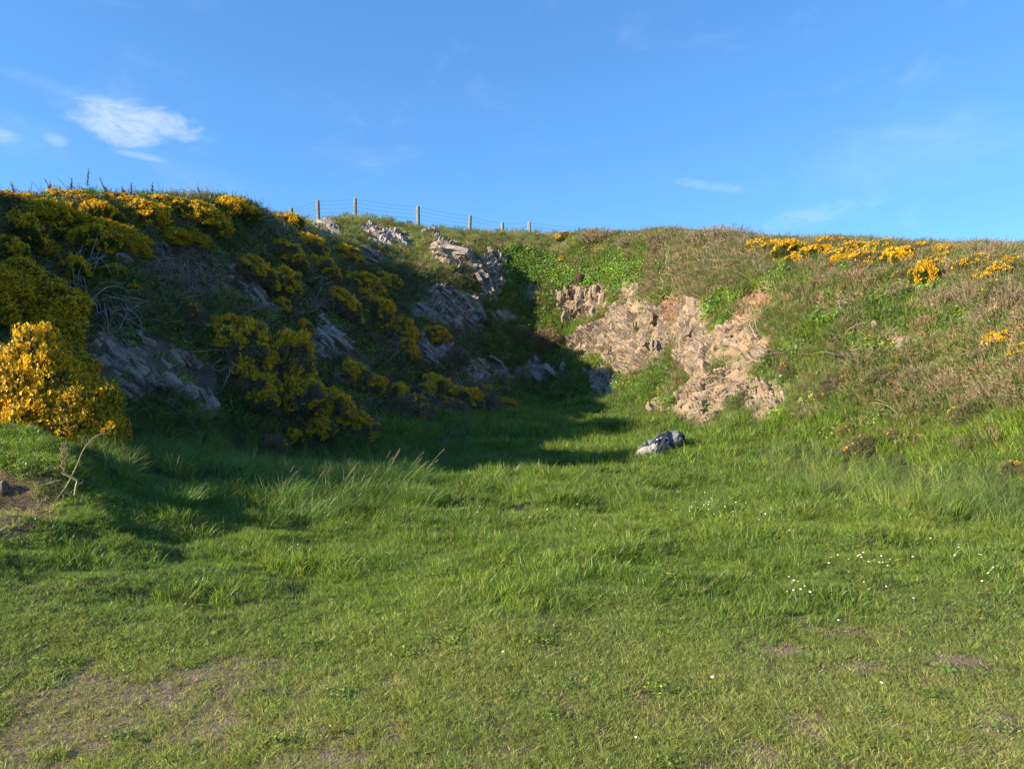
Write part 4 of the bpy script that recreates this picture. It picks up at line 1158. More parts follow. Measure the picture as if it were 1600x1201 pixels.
GP = {
 'A': [gorse_proto(s, 60, 5600, 10500, .8, .85, M_GFOL, M_FLOW, .045, .0102, 40, patchy=.7, rr=(.06, .15), rag=1.8) for s in (1, 2)],        # big, nearly all flower
 'B': [gorse_proto(s, 30, 5200, 2500, .34, .62, M_GDARK, M_FLOW, .045, .016, 70, patchy=.9, rr=(.08, .17), rag=1.3) for s in (11, 12, 13)],     # half in flower
 'C': [gorse_proto(s, 16, 3600, 1500, .34, .55, M_GFOL, M_FLOW, .055, .022, 40, patchy=.7) for s in (21, 22, 23)],      # green with flowers
 'D': [gorse_proto(s, 14, 3400, 260, .08, .6, M_GDRY, M_FLOWO, .06, .024, 70, patchy=.8) for s in (31, 32)],            # withered
 'F': [gorse_proto(s, 18, 4200, 900, .2, .55, M_GOLIVE, M_FLOW, .055, .024, 40, patchy=1.0) for s in (51, 52, 53)],     # olive, scattered flowers
 'T': [gorse_spires(s, 62, .8, M_GTAN, 0) for s in (61, 62, 63)],  # pale withered
 'S': [gorse_proto(s, 18, 4200, 150, .05, .55, M_GOLIVE, M_FLOW, .055, .024, 40, patchy=1.0) for s in (71, 72)],      # olive, few flowers
 'E': [gorse_proto(s, 12, 1900, 90, .06, .55, M_GOLIVE, M_FLOWO, .075, .03, 24, patchy=.7) for s in (41,)],             # small seedling bush
}
_gr = np.random.RandomState(99)
def gorse(kind, px, py, wpx, hpx, label, lift=0.0, group=None, name='gorse_bush', depth=None, cat='gorse bush', toward=0.0):
    """px, py: centre of the foot of the bush in the photograph; wpx, hpx its size there"""
    if depth: Y = depth; X = float(at(px, py, Y)[0]); Z = float(hgt(X, Y)); toward = 1e-6
    else: X, Y, Z = cast1(px, py)
    if toward: Y -= toward; X = X * (Y / (Y + toward)); Z = float(hgt(X, Y))
    w = wpx * Y / FPX; h = hpx * Y / FPX
    if toward: h = min(float(at(px, py - hpx, Y)[2]) - Z, 1.5 * w)
    n = nrm(np.array([X]), np.array([Y]))[0]
    ht = {'S': .55, 'F': .55, 'T': .8, 'A': .85, 'B': .62, 'C': .55, 'D': .6, 'E': .55}[kind]
    sx = w / 1.0; sz = max(h / ht * .92, sx * .55)
    root = empty(name, (X, Y, Z - .05 * sx + lift))
    root.scale = (sx, max(sx * .8, .35), sz)
    tiltq = Vector((0, 0, 1)).rotation_difference(Vector((n[0] * .45, n[1] * .45, 1)).normalized())
    root.rotation_mode = 'QUATERNION'
    root.rotation_quaternion = tiltq
    yaw = _gr.uniform(0, 2 * math.pi)
    ms = GP[kind][_gr.randint(len(GP[kind]))]
    for nm_, me in zip(('foliage', 'flowers', 'branches'), ms):
        if me is None: continue
        o = link(nm_, me, root); o.rotation_euler = (0, 0, yaw)
    tag(root, label, cat, group or {'S': 'small gorse plants on the right-hand slope', 'F': 'gorse along the tops of the banks', 'T': 'withered gorse bushes', 'A': 'big yellow gorse bushes at the left', 'B': 'shaded gorse bushes on the left bank', 'C': 'gorse along the tops of the banks', 'D': 'withered gorse bushes', 'E': 'small gorse plants on the right-hand slope'}[kind])
    return root
G = gorse
# the two great bushes at the left edge
G('A', 40, 672, 215, 222, 'largest and nearest gorse, covered in yellow flowers, lowest at the left edge of the photo', depth=7.9)
G('A', 118, 668, 150, 135, 'yellow-flowered gorse spreading right from the largest bush, tip pointing over the grass', depth=8.0)
G('A', 150, 664, 90, 62, 'low flowering gorse skirt trailing over the grass at the right foot of the largest bush', depth=7.9)
G('A', 30, 600, 200, 120, 'yellow gorse filling the gap between the largest and the second big bush', depth=8.7)
G('A', 95, 600, 110, 95, 'yellow gorse lobe against the mauve rock face')
G('A', -60, 680, 190, 230, 'big yellow gorse cut by the left edge of the photo, beside the largest bush', depth=8.3)
G('A', 70, 540, 130, 90, 'golden gorse between the second big bush and the roots, half behind the largest bush')
G('A', 35, 500, 180, 125, 'second big yellow gorse, above the largest one at the left edge')
G('A', 92, 494, 90, 80, 'rounded flowering gorse at the right shoulder of the second big bush')
G('A', -30, 480, 120, 120, 'yellow gorse at the left edge, left of the second big bush')
# upper left band
band = [('C',25,372,90,52,'green gorse with scattered flowers at the left edge, above the second big bush'),('C',85,352,100,48,'flowering gorse near the left end of the skyline'),
 ('C',150,392,90,50,'gorse with orange-yellow flowers just left of the grey boulders'),('A',205,392,64,50,'bright yellow gorse hanging over the top left of the earth bank'),
 ('A',178,372,70,44,'bright yellow gorse patch above the small upright stone'),('C',150,345,80,40,'low flowering gorse below the tallest dead flower spike'),
 ('A',262,372,70,36,'yellow gorse fringe on the top edge of the earth bank'),('C',230,350,90,44,'olive gorse below the skyline with tall grass through it, above the earth bank'),
 ('C',305,345,86,40,'gorse with yellow tips on the skyline left of the crest dip'),('A',300,378,58,30,'small bright gorse at the right end of the earth bank fringe'),
 ('C',362,340,80,40,'rounded skyline gorse with an orange-flowered top where the left bank starts to drop'),('C',30,322,80,28,'low gorse on the skyline at the far left'),
 ('C',110,318,80,28,'low gorse on the skyline below the leaning flower spikes'),('C',190,320,70,24,'low gorse on the skyline right of the tallest flower spike'),('C',258,325,70,26,'low gorse on the skyline above the earth bank'),
 ('A',62,392,70,36,'yellow gorse patch between the skyline and the second big bush'),('C',12,405,70,44,'olive gorse with grey twigs at the left edge'),('A',128,372,60,34,'golden gorse patch in the middle of the upper left band'),
 ('C',178,432,42,26,'small gorse below the grey boulder with a few flowers'),('C',208,458,26,20,'tiny gorse tuft in the grass under the earth bank'),('C',120,440,60,50,'dark green gorse between the second big bush and the dead branches')]
band += [('A',60,345,90,40,'yellow gorse patch just under the far left skyline'),('C',155,368,70,34,'yellow-flecked gorse between the skyline and the small upright stone'),
 ('C',335,362,70,34,'yellow gorse falling away right of the earth bank fringe'),('A',232,336,60,26,'bright flowers low on the skyline above the middle of the earth bank')]
for k, px, py, w, h, lb in band: G(k, px, py, w, h, lb)
# shaded middle of the left bank
mid = [('B',375,560,120,84,'upper part of the wide gorse on the left bank, right of the mauve rock face'),('B',440,590,110,100,'densest yellow shoulder of the wide gorse on the left bank, left of the slate slabs'),
 ('B',400,624,90,60,'lower left lobe of the wide gorse, over the mauve rock face'),('B',470,634,110,70,'gorse below the densest yellow shoulder, half way to its foot'),('B',520,656,100,62,'trailing gorse running down to the grass, yellow along its upper edge'),
 ('B',562,676,70,46,'lowest tip of the trailing gorse, in the shaded grass'),('B',350,530,70,54,'left-hand shoulder of the wide gorse with bare twigs'),('B',500,676,60,34,'low gorse with few flowers at the foot of the trailing gorse'),
 ('B',395,432,90,44,'gorse strip running down from the skyline right of the blue-grey rib'),('B',438,452,70,50,'gorse at the lower end of the strip below the crest dip'),('B',445,406,80,40,'upper gorse of the strip just under the crest dip'),
 ('B',438,486,34,30,'small gorse hanging below the gorse strip'),('B',478,392,80,38,'round dusky gorse under the first fence post with a yellow rim'),('C',452,354,56,26,'small orange-yellow gorse on the crest left of the first fence post'),
 ('B',500,432,70,44,'dusky gorse with few flowers under the round dusky gorse'),('B',528,486,80,48,'dark gorse just above the slate slabs'),('B',560,456,80,44,'flowering gorse in the shadow right of the dusky gorse'),
 ('B',602,448,60,30,'narrow gorse pointing at the sunlit brown rock'),('B',584,500,80,50,'gorse in the shade below the narrow gorse'),('B',622,528,66,46,'gorse in deep shade left of the broken grey rock'),('B',630,556,50,40,'lowest gorse of the shaded chain left of the broken grey rock'),
 ('B',678,530,54,30,'single round gorse with yellow cap on the lichened crag'),('B',545,594,90,44,'flowering gorse at the foot of the slate slabs'),('B',585,612,60,36,'dusky gorse right of the foot of the slate slabs'),
 ('B',620,628,64,40,'bright capped little gorse in the shaded hollow'),('D',640,652,90,50,'grey-brown withered gorse at the edge of the shaded floor'),('B',680,618,90,44,'flowering gorse in front of the crag, left end of the low rocks'),
 ('B',725,636,80,44,'gorse with sparse flowers in front of the low rocks'),('D',752,640,70,50,'withered gorse hiding the foot of the low rocks'),('D',705,652,80,40,'brown twiggy gorse in front of the flowering ones beside the floor'),
 ('B',792,634,40,18,'small creeping gorse at the edge of the shaded grass'),('D',712,566,50,34,'small dark gorse between the crag and the low rocks'),('D',430,700,60,30,'low dark gorse tuft in the grass below the trailing gorse'),
 ('C',458,690,40,26,'little gorse with two yellow heads in the shaded grass'),('D',300,500,60,34,'bare grey gorse stump in the grass above the mauve rock face'),('B',470,520,44,30,'twiggy gorse at the top left of the slate slabs'),
 ('D',850,540,70,36,'dark brown scrubby gorse on the grass ledge at the back'),('D',815,530,40,28,'small brown shrub at the left end of the grass ledge'),('B',540,404,60,30,'dark gorse under the grassy crest, left of the sunlit brown rock')]
for k, px, py, w, h, lb in mid: G(k, px, py, w, h, lb)
# right crest and slope
right = [('F',882,372,34,14,'low gorse on the crest just right of the last fence post, with an orange head'),('D',905,442,22,20,'little brown gorse with a yellow cap standing over the ribbed rock'),
 ('D',1028,398,30,22,'dark brown gorse stump at the left end of the dead branches'),('F',880,408,20,10,'tiny gorse with orange flowers in the ivy'),('T',1040,378,70,22,'tan gorse on the crest above the dead branches'),
 ('T',1110,378,80,24,'greenish gorse on the highest point of the right crest'),('F',1190,392,50,26,'gorse with a few yellow heads at the right end of the dead branches'),('C',1232,402,64,34,'bright yellow gorse at the left end of the right-hand band'),
 ('C',1275,406,60,30,'second gorse of the right-hand band, thick with flowers'),('T',1260,386,60,16,'withered tops on the crest behind the left end of the yellow band'),('F',1322,402,70,30,'gorse of the right-hand band with green tops on the skyline'),
 ('F',1360,416,64,36,'yellow-splashed gorse in the middle of the right-hand band'),('C',1408,412,66,34,'heavily flowering gorse right of the middle of the band'),('C',1446,446,50,44,'tongue of brightest yellow gorse reaching down from the right-hand band'),
 ('F',1470,420,60,32,'gorse above the tall withered shoots, yellow on top'),('T',1540,402,80,26,'brown-green gorse hump on the skyline near the right edge'),('F',1520,420,70,30,'gorse behind the withered shoots with scattered flowers'),
 ('F',1580,432,60,40,'gorse at the right edge with orange flowers'),('T',1400,392,60,16,'tan gorse hump on the skyline over the middle of the band'),('T',1472,482,56,54,'tall withered pinkish-brown gorse, left of a pair'),('T',1520,482,50,60,'tall withered pinkish-brown gorse, right of a pair'),
 ('T',1405,462,60,36,'sprawling withered gorse below the yellow band'),('T',1300,440,60,28,'greyish low gorse under the left part of the yellow band'),('C',1566,536,60,26,'flowering gorse low on the slope near the right edge'),('E',1500,534,24,16,'small gorse plant with yellow tip, right of the pale rock'),
 ('F',1595,560,40,30,'gorse cut by the right edge of the photo, half way up the slope'),('E',1430,566,40,20,'small flowering gorse plant below the pale rock'),('E',1398,580,30,14,'low row of yellow flowers below and left of the pale rock'),
 ('T',1350,560,60,32,'brown spiny gorse in the middle of the right-hand slope'),('T',1490,610,90,50,'wide withered gorse low on the right-hand slope'),('T',1560,620,90,60,'withered gorse near the right edge above the bare strip'),
 ('S',1380,600,70,34,'green gorse cushion in the middle of the right-hand slope'),('D',1230,586,30,26,'small brown gorse with a dark hollow beside the shale face'),('E',1318,690,44,30,'small gorse plant with orange flowers standing up from the grass, left of its pair'),
 ('E',1392,692,50,28,'small yellow-dotted gorse plant in the grass, right of the orange one'),('S',1350,706,80,34,'sprawling brown-green gorse between the two small flowering plants'),('E',1440,692,26,18,'smallest gorse plant, three orange flowers above the grass'),
 ('E',1586,742,50,30,'small gorse with yellow tips near the right edge, lowest on the slope'),('S',1295,620,50,26,'low gorse with one yellow head right of the shale knob'),('T',1200,430,40,26,'small tan gorse at the upper end of the reddish earth scar'),
 ('T',990,380,60,18,'low tan gorse on the crest left of the dead branches'),('S',1560,470,70,40,'dark green gorse with scattered yellow near the right edge'),('T',1270,650,60,26,'low brown gorse tuft at the foot of the right-hand slope')]
right += [('F',1215,390,60,22,'olive gorse on the crest at the left end of the yellow band'),('F',1300,388,70,24,'olive gorse on the skyline above the second bush of the yellow band'),
 ('C',1345,396,60,24,'yellow gorse just under the skyline in the middle of the band'),('F',1376,392,60,24,'green gorse top on the skyline right of the middle of the band'),('F',1440,398,70,26,'broad olive gorse on the skyline above the brightest yellow tongue'),
 ('C',1480,400,50,22,'yellow flecked gorse near the skyline right of the brightest tongue'),('F',1550,440,60,34,'olive gorse with orange heads behind the right-hand tall withered shoots'),('T',1590,410,60,26,'tan gorse on the skyline at the right edge'),
 ('C',1250,410,50,22,'dense yellow cushion low in the left end of the band'),('C',1316,414,50,22,'dense yellow cushion low in the middle of the band'),('T',1345,440,50,34,'pale withered gorse hanging below the middle of the yellow band'),
 ('T',1576,480,50,50,'pale withered shoots at the right edge below the band'),('S',1420,440,50,30,'olive gorse left of the brightest yellow tongue'),('T',1150,372,70,18,'tan withered gorse on the crest over the right part of the dead branches'),
 ('T',930,376,60,16,'pale low gorse on the crest above the leafy patch'),('T',1450,590,60,34,'pale withered gorse between the two halves of the right-hand slope'),('S',1525,650,80,36,'olive spiny gorse low on the slope near the right edge'),
 ('T',1545,500,56,40,'sparse pale gorse shoots on the grassy shelf near the right edge'),('S',1310,600,60,26,'olive gorse cushion left of the green one on the right-hand slope')]
for k, px, py, w, h, lb in right: G(k, px, py, w, h, lb)
# ------------------------------------------------------------------ fence along the crest
m, nt = new_mat('weathered_wood'); t = NT(nt)
Pw = t.n('ShaderNodeTexCoord').outputs['Object']
sv = t.scale(Pw, (14, 14, 1.6)); n1 = t.noise(sv, 2.2, 5, .65)
t.out(t.principled(t.mix(t.ramp(n1, .35, .7), (.30, .27, .235), (.17, .15, .13)), .9, t.bump(n1, .6, .02), .15)); M_POST = m
m, nt = new_mat('galvanised_wire'); t = NT(nt); t.out(t.principled((.16, .17, .18), .55, spec=.4, Metallic=.6)); M_WIRE = m
FP = [(455, 325, 0), (498, 313, -.03), (555, 310, 0), (653, 322, 0), (733, 337, .05), (785, 348, 0), (827, 347, 0)]
fence = None; tops = []
for i, (px, py, lean) in enumerate(FP):
    best = None
    for Y in np.arange(33.3, 42, .1):
        X, _, Zt = [float(v) for v in at(px, py, Y)]
        if Zt - float(hgt(X, Y)) > 0.95: best = (X, Y, Zt); break
    X, Y, Zt = best or (X, Y, Zt)
    if fence is None: fence = tag(empty('fence', (X, Y, float(hgt(X, Y)))), 'post and wire fence of seven weathered posts running along the crest', 'fence')
    H = Zt - float(hgt(X, Y)) + .25; r_ = np.random.RandomState(i)
    ns = 10; rows = [0, .3, .7, .97, 1.0]; an = np.arange(ns) * 2 * np.pi / ns; rr = .082 * (1 + .07 * r_.normal(0, 1, ns))
    V = np.concatenate([np.stack([np.cos(an) * rr * (1.05 - .08 * q) * (.8 if q == 1 else 1), np.sin(an) * rr * (1.05 - .08 * q) * (.8 if q == 1 else 1), np.full(ns, q * H)], -1) for q in rows] + [[[0, 0, H + .004]]])
    q4 = []; t3 = []
    for a_ in range(len(rows) - 1):
        for b_ in range(ns): q4.append([a_ * ns + b_, a_ * ns + (b_ + 1) % ns, (a_ + 1) * ns + (b_ + 1) % ns, (a_ + 1) * ns + b_])
    for b_ in range(ns): t3.append([(len(rows) - 1) * ns + b_, (len(rows) - 1) * ns + (b_ + 1) % ns, len(rows) * ns])
    o = link('post', mesh_np('post_mesh', V, [np.array(q4), np.array(t3)], M_POST, False), fence)
    o.location = Vector((X, Y, Zt - H)) - fence.location; o.rotation_euler = (0, lean, 0)
    tops.append((X, Y, Zt))
tops = [(tops[0][0] - 4.5, tops[0][1] + .5, tops[0][2] - .55)] + tops + [(tops[-1][0] + 3.4, tops[-1][1] - .3, tops[-1][2] - .35), (tops[-1][0] + 7.5, tops[-1][1] - .8, tops[-1][2] - .6)]
for k, dz_ in enumerate((.05, .22, .40, .58, .76)):
    path = []
    for (a_, b_) in zip(tops[:-1], tops[1:]):
        for q in np.linspace(0, 1, 7)[:-1]:
            path.append([a_[j] + (b_[j] - a_[j]) * q for j in range(3)]); path[-1][2] -= dz_ + .05 * 4 * q * (1 - q); path[-1][1] -= .07
    path.append(list(tops[-1])); path[-1][2] -= dz_
    V, Fq, _ = tubes([np.array(path) - np.array(fence.location)], [np.full(len(path), .0045)])
    link('wire', mesh_np('wire_mesh', V, Fq, M_WIRE), fence)

# ------------------------------------------------------------------ tangles of roots and dead branches
M_ROOT = foliage_mat('bleached_root', (.27, .22, .18), 0, .9, .1, .9)
M_DEADB = foliage_mat('dead_branch', (.38, .27, .17), 0, .9, .1, .8)
def tangle(name, starts, n, ang, spread, lpx, lift, rad, mat, label, seed, curl=.25, cat='roots', droop=0):
    """strands that start inside an outline and run along the bank"""
    r = np.random.RandomState(seed); a = np.array(starts, float); paths = []; rads = []
    while len(paths) < n:
        px = r.uniform(a[:, 0].min(), a[:, 0].max()); py = r.uniform(a[:, 1].min(), a[:, 1].max())
        if not in_poly(np.array([px]), np.array([py]), starts)[0]: continue
        L_ = r.uniform(*lpx); k = 9; th = math.radians(ang) + r.normal(0, spread); xs = [px]; ys = [py]; c = r.normal(0, curl)
        for j in range(k):
            th += c / k * 3 + r.normal(0, curl * .5); xs.append(xs[-1] + math.cos(th) * L_ / k); ys.append(ys[-1] + math.sin(th) * L_ / k)
        X, Y, Z = cast(np.array(xs), np.array(ys))
        if np.isnan(Y).any(): continue
        Y = np.convolve(np.pad(Y, 2, mode='edge'), np.ones(5) / 5, 'valid')
        X, Y, Z = at(np.array(xs), np.array(ys), Y)
        lf = r.uniform(*lift) * np.sin(np.linspace(.25, np.pi * .95, k + 1)) + .02
        nn = nrm(X, Y); P = np.stack([X, Y, Z], -1) + nn * lf[:, None]
        P[:, 2] -= droop * np.linspace(0, 1, k + 1) ** 2
        paths.append(P); rads.append(np.linspace(1, .35, k + 1) * r.uniform(*rad))
    org = np.concatenate(paths).mean(0)
    V, Fq, bc = tubes([p - org for p in paths], rads, sides=4)
    o = link(name, mesh_np(name + '_mesh', V, Fq, mat, False, attrs={'bc': bc}), None, org); tag(o, label, cat); return o
tangle('exposed_roots', [(128, 468), (160, 452), (195, 462), (205, 490), (175, 505), (140, 500)], 75, 40, .55, (22, 75), (.02, .2), (.005, .015), M_ROOT, 'tangle of bleached grey roots hanging out over the mauve rock face', 1, .3)
tangle('exposed_roots', [(160, 520), (205, 520), (215, 545), (180, 560)], 26, 80, .35, (15, 45), (.01, .08), (.003, .008), M_ROOT, 'thin brown roots hanging down over the left part of the mauve rock face', 2, .25)
tangle('exposed_roots', [(272, 405), (340, 425), (345, 440), (290, 440)], 34, 80, .25, (10, 28), (.01, .07), (.003, .009), M_ROOT, 'short roots hanging in front of the dark earth bank', 3, .2)
tangle('dead_branches', [(140, 395), (170, 470), (120, 490), (110, 440)], 22, -50, .7, (25, 70), (.1, .4), (.006, .013), M_ROOT, 'grey dead branches sticking up right of the second big gorse bush', 4, .3, 'branches')
tangle('dead_branches', [(1028, 400), (1060, 376), (1130, 366), (1192, 374), (1200, 410), (1150, 420), (1080, 430), (1040, 440)], 520, 20, 1.2, (12, 42), (.03, .24), (.003, .008), M_DEADB, 'mass of pale dead branches spilling over the right crest', 5, .5, 'branches')
tangle('dead_branches', [(985, 440), (1040, 420), (1060, 450), (1030, 500), (990, 470)], 180, 110, .9, (12, 36), (.03, .2), (.003, .008), M_DEADB, 'dead branches hanging down the bank between the ribbed rock and the earth scar', 6, .5, 'branches')
tangle('exposed_roots', [(1195, 485), (1210, 492), (1165, 515), (1150, 520)], 46, 150, .35, (22, 60), (.04, .18), (.004, .011), M_DEADB, 'bundle of roots lying across the lower edge of the reddish earth scar', 7, .35)
tangle('dead_branches', [(1180, 440), (1215, 435), (1225, 460), (1195, 470)], 50, 160, .9, (12, 34), (.04, .2), (.005, .011), M_DEADB, 'small heap of dead twigs at the top of the reddish earth scar', 8, .5, 'branches')
tangle('exposed_roots', [(1315, 470), (1345, 468), (1350, 482), (1320, 486)], 34, 150, .5, (10, 30), (.03, .15), (.005, .011), M_ROOT, 'small dark root bundle on the right-hand slope, above the reddish clod', 9, .4)
tangle('dead_branches', [(455, 440), (500, 440), (500, 490), (465, 500)], 70, 60, 1.2, (15, 45), (.05, .3), (.005, .011), M_ROOT, 'curling grey branches in the shade above the slate slabs', 10, .6, 'branches')
tangle('dead_branches', [(590, 520), (640, 520), (650, 560), (600, 560)], 60, 50, 1.2, (15, 40), (.05, .3), (.005, .011), M_ROOT, 'curling grey branches left of the broken grey rock', 11, .6, 'branches')
tangle('dead_branches', [(340, 560), (375, 560), (380, 590), (350, 590)], 40, 60, 1.0, (15, 45), (.1, .35), (.005, .010), M_ROOT, 'curved bare twigs under the left side of the wide gorse', 12, .6, 'branches')
tangle('dead_branches', [(395, 345), (440, 350), (450, 372), (400, 366)], 60, 40, .8, (12, 35), (.05, .25), (.005, .010), M_ROOT, 'grey twigs on the bare shoulder below the crest dip', 13, .5, 'branches')
tangle('dead_branches', [(640, 580), (760, 600), (780, 640), (650, 640)], 120, 60, 1.4, (10, 26), (.1, .4), (.004, .008), M_ROOT, 'mesh of fine grey twigs in the gorse in front of the low rocks', 14, .6, 'branches')

# bent dry stalk and broken stick on the mound
def px_path(pts, Y0, Y1, n=14):
    p = np.array(pts, float); s = np.linspace(0, len(p) - 1, n)
    # smooth curve through the points
    xs = np.interp(s, range(len(p)), p[:, 0]); ys = np.interp(s, range(len(p)), p[:, 1])
    if len(p) > 3:
        xs[1:-1] = (xs[:-2] + 2 * xs[1:-1] + xs[2:]) / 4; ys[1:-1] = (ys[:-2] + 2 * ys[1:-1] + ys[2:]) / 4
    X, Y, Z = at(xs, ys, np.linspace(Y0, Y1, n)); return np.stack([X, Y, Z], -1)
M_STALK = foliage_mat('dry_stalk', (.42, .33, .17), .1, .7, .2, .2)
def stick(name, pts, Y0, Y1, r0, r1, label, cat):
    P = px_path(pts, Y0, Y1, 20); o_ = P[0].copy(); V, Fq, bc = tubes([P - o_], [np.linspace(r0, r1, len(P))], sides=5)
    tag(link(name, mesh_np(name + '_mesh', V, Fq, M_STALK, True, attrs={'bc': bc}), None, o_), label, cat)
Ym = cast1(88, 782)[1]
stick('dry_stalk', [(85, 784), (104, 760), (119, 730), (130, 702), (142, 686), (156, 678), (169, 676)], Ym, Ym + .25, .006, .0035, 'long bent straw-coloured stalk arching up from the bare mound at the left', 'stalk')
stick('broken_stick', [(97, 738), (110, 744), (122, 750), (119, 760), (117, 773)], Ym - .05, Ym, .013, .01, 'short broken stick bent at a right angle beside the bare mound', 'stick')
# withered thistle-like plant on the mound
r_ = np.random.RandomState(3)
X, Y, Z = cast1(99, 745); parts = []
base = np.array([0, 0, 0.0]); P_ = np.linspace(0, 1, 7)[:, None] * np.array([[.02, 0, .26]])
parts.append(tubes([P_], [np.full(7, .005)], bc=.4))
pts = P_[2:].repeat(7, 0) + r_.normal(0, .012, (35, 3)); parts.append(sprigs(r_, pts, r_.normal(0, 1, (35, 3)) * [1, 1, .4] + [0, 0, 1.2], np.full(35, .065), 3, .4, .13))
V, Fq, bc = merge(parts)
tag(link('dry_plant', mesh_np('dry_plant_mesh', V, Fq, M_STALK, False, attrs={'bc': bc}), None, (X, Y, Z)), 'small withered leafy plant on the right edge of the bare mound', 'plant')

# dead flower spikes standing against the sky
M_SPIKE = foliage_mat('brown_flower_spike', (.24, .17, .13), .1, .8, .1, .6)
def spike(px, top, lean, label, k):
    c = cast1(px, top + 8); Y = c[1]; X = c[0]; Z = float(hgt(X, Y)); _, _, Zt = at(px, top, Y); H = max(float(Zt) - Z, .3)
    r = np.random.RandomState(40 + k)
    tt = np.linspace(0, 1, 12)[:, None]; P_ = tt * np.array([[lean * H, 0, H]]) + np.array([[0, 0, 0]])
    n_ = 46; q = r.uniform(.45, 1, (n_, 1)); B = q * np.array([[lean * H, 0, H]]); a = r.uniform(0, 2 * np.pi, (n_, 1))
    D = np.concatenate([np.cos(a), np.sin(a), np.full((n_, 1), 1.0)], 1)
    fl = sprigs(r, B, D, (1.25 - q[:, 0]) * .07 + .01, 3, .5, .12)
    root = empty('flower_spike', (X, Y, Z)); tag(root, label, 'flower spike', 'dead flower spikes on the left skyline')
    V, Fq, bc = tubes([P_], [np.linspace(.006, .003, 12)], bc=.5, sides=4); link('stem', mesh_np('stem_mesh', V, Fq, M_SPIKE, attrs={'bc': bc}), root)
    link('seed_head', mesh_np('seed_head_mesh', fl[0], fl[1], M_SPIKE, attrs={'bc': fl[2]}), root)
for k, (px, top, lean, lb) in enumerate([(134, 263, .1, 'tallest dead brown flower spike on the left skyline'), (30, 284, -.35, 'leaning flower spike at the far left of the skyline'), (172, 278, -.4, 'flower spike leaning left, just right of the tallest one'),
   (112, 279, 0, 'short thin flower spike left of the tallest one'), (204, 286, .05, 'short upright flower spike in the middle of the left skyline'), (238, 284, 0, 'rightmost upright flower spike on the left skyline'),
   (88, 280, -.5, 'thin sloping flower spike left of the short thin one'), (79, 285, 0, 'tiny flower spike beside the thin sloping one'), (196, 290, -.2, 'tiny flower spike left of the short upright one'), (316, 298, -.4, 'small dark flower spike where the left skyline begins to fall'),
   (1066, 352, -.2, 'small dead spike on the crest above the dead branches'), (1198, 362, -.3, 'tiny dead spike on the right crest, left of the yellow band')]): spike(px, top, lean, lb, k)

# two clumps of tall grass gone to seed, catching the sun
def seed_clump(px, py, wpx, hpx, n, nh, label, k):
    c = cast1(px, py); r = np.random.RandomState(60 + k); w = wpx * c[1] / FPX; h = hpx * c[1] / FPX
    V, Fq, bc = blades(r, int(n * 1.3), h, w * .5, .008, .8, .6, .6, 5); V[:, 1] *= .6; V[:, 0] += .12 * np.maximum(V[:, 2], 0)
    root = empty('tall_grass', c); tag(root, label, 'tall grass', 'tall grass clumps gone to seed')
    link('blades', mesh_np('tall_grass_mesh', V, Fq, foliage_mat('tall_grass_blades', (.14, .23, .045), .4, .45, .35, .9) if k == 0 else bpy.data.materials['tall_grass_blades'], attrs={'bc': bc * .9}), root)
    P = []; R_ = []; hd = []
    for j in range(nh):
        a0 = np.array([r.normal(0, w * .28), r.normal(0, w * .12), 0]); e = a0 + [r.uniform(.25, .55) * h, r.normal(0, .05), h * r.uniform(.7, 1.0)]
        t_ = np.linspace(0, 1, 8)[:, None]; q = a0 + (e - a0) * np.concatenate([t_ ** 1.5, t_, t_ ** .8], 1); P.append(q); R_.append(np.full(8, .0016))
        d = (q[-1] - q[-3]); d /= np.linalg.norm(d); hd.append(sprigs(r, q[-1] + np.outer(np.linspace(-.03, .04, 10), d), np.repeat(d[None], 10, 0) + r.normal(0, .3, (10, 3)), np.full(10, .022), 2, .5, .2))
    if not P: return
    V, Fq, bc = tubes(P, R_); link('stems', mesh_np('stems_mesh', V, Fq, M_STALK, attrs={'bc': bc}), root)
    V, Fq, bc = merge(hd); link('seed_heads', mesh_np('seed_heads_mesh', V, Fq, foliage_mat('seed_head', (.38, .25, .19), .2, .7, .1, .5) if k == 0 else bpy.data.materials['seed_head'], attrs={'bc': bc}), root)
for k, (px, py, w, h, n, nh, lb) in enumerate([(590, 768, 130, 64, 900, 9, 'broad sunlit clump of tall grass with pinkish seed heads left of the floor'), (520, 782, 120, 56, 700, 5, 'tall sunlit grass clump left of the broad one with seed heads'),
      (700, 712, 80, 44, 420, 7, 'small clump of pale seeding grass standing in the shade right of the broad clump'), (430, 790, 80, 60, 420, 3, 'spiky grass clump at the left end of the row of tall grass'), (460, 808, 150, 44, 600, 0, 'low tall-grass clump in front of the row, lit by the sun'),
      (265, 790, 90, 44, 420, 0, 'rough sunlit grass clump between the bare mound and the row of tall grass'), (640, 790, 90, 44, 420, 0, 'grass clump at the right end of the row of tall grass')]): seed_clump(px, py, w, h, n, nh, lb, k)

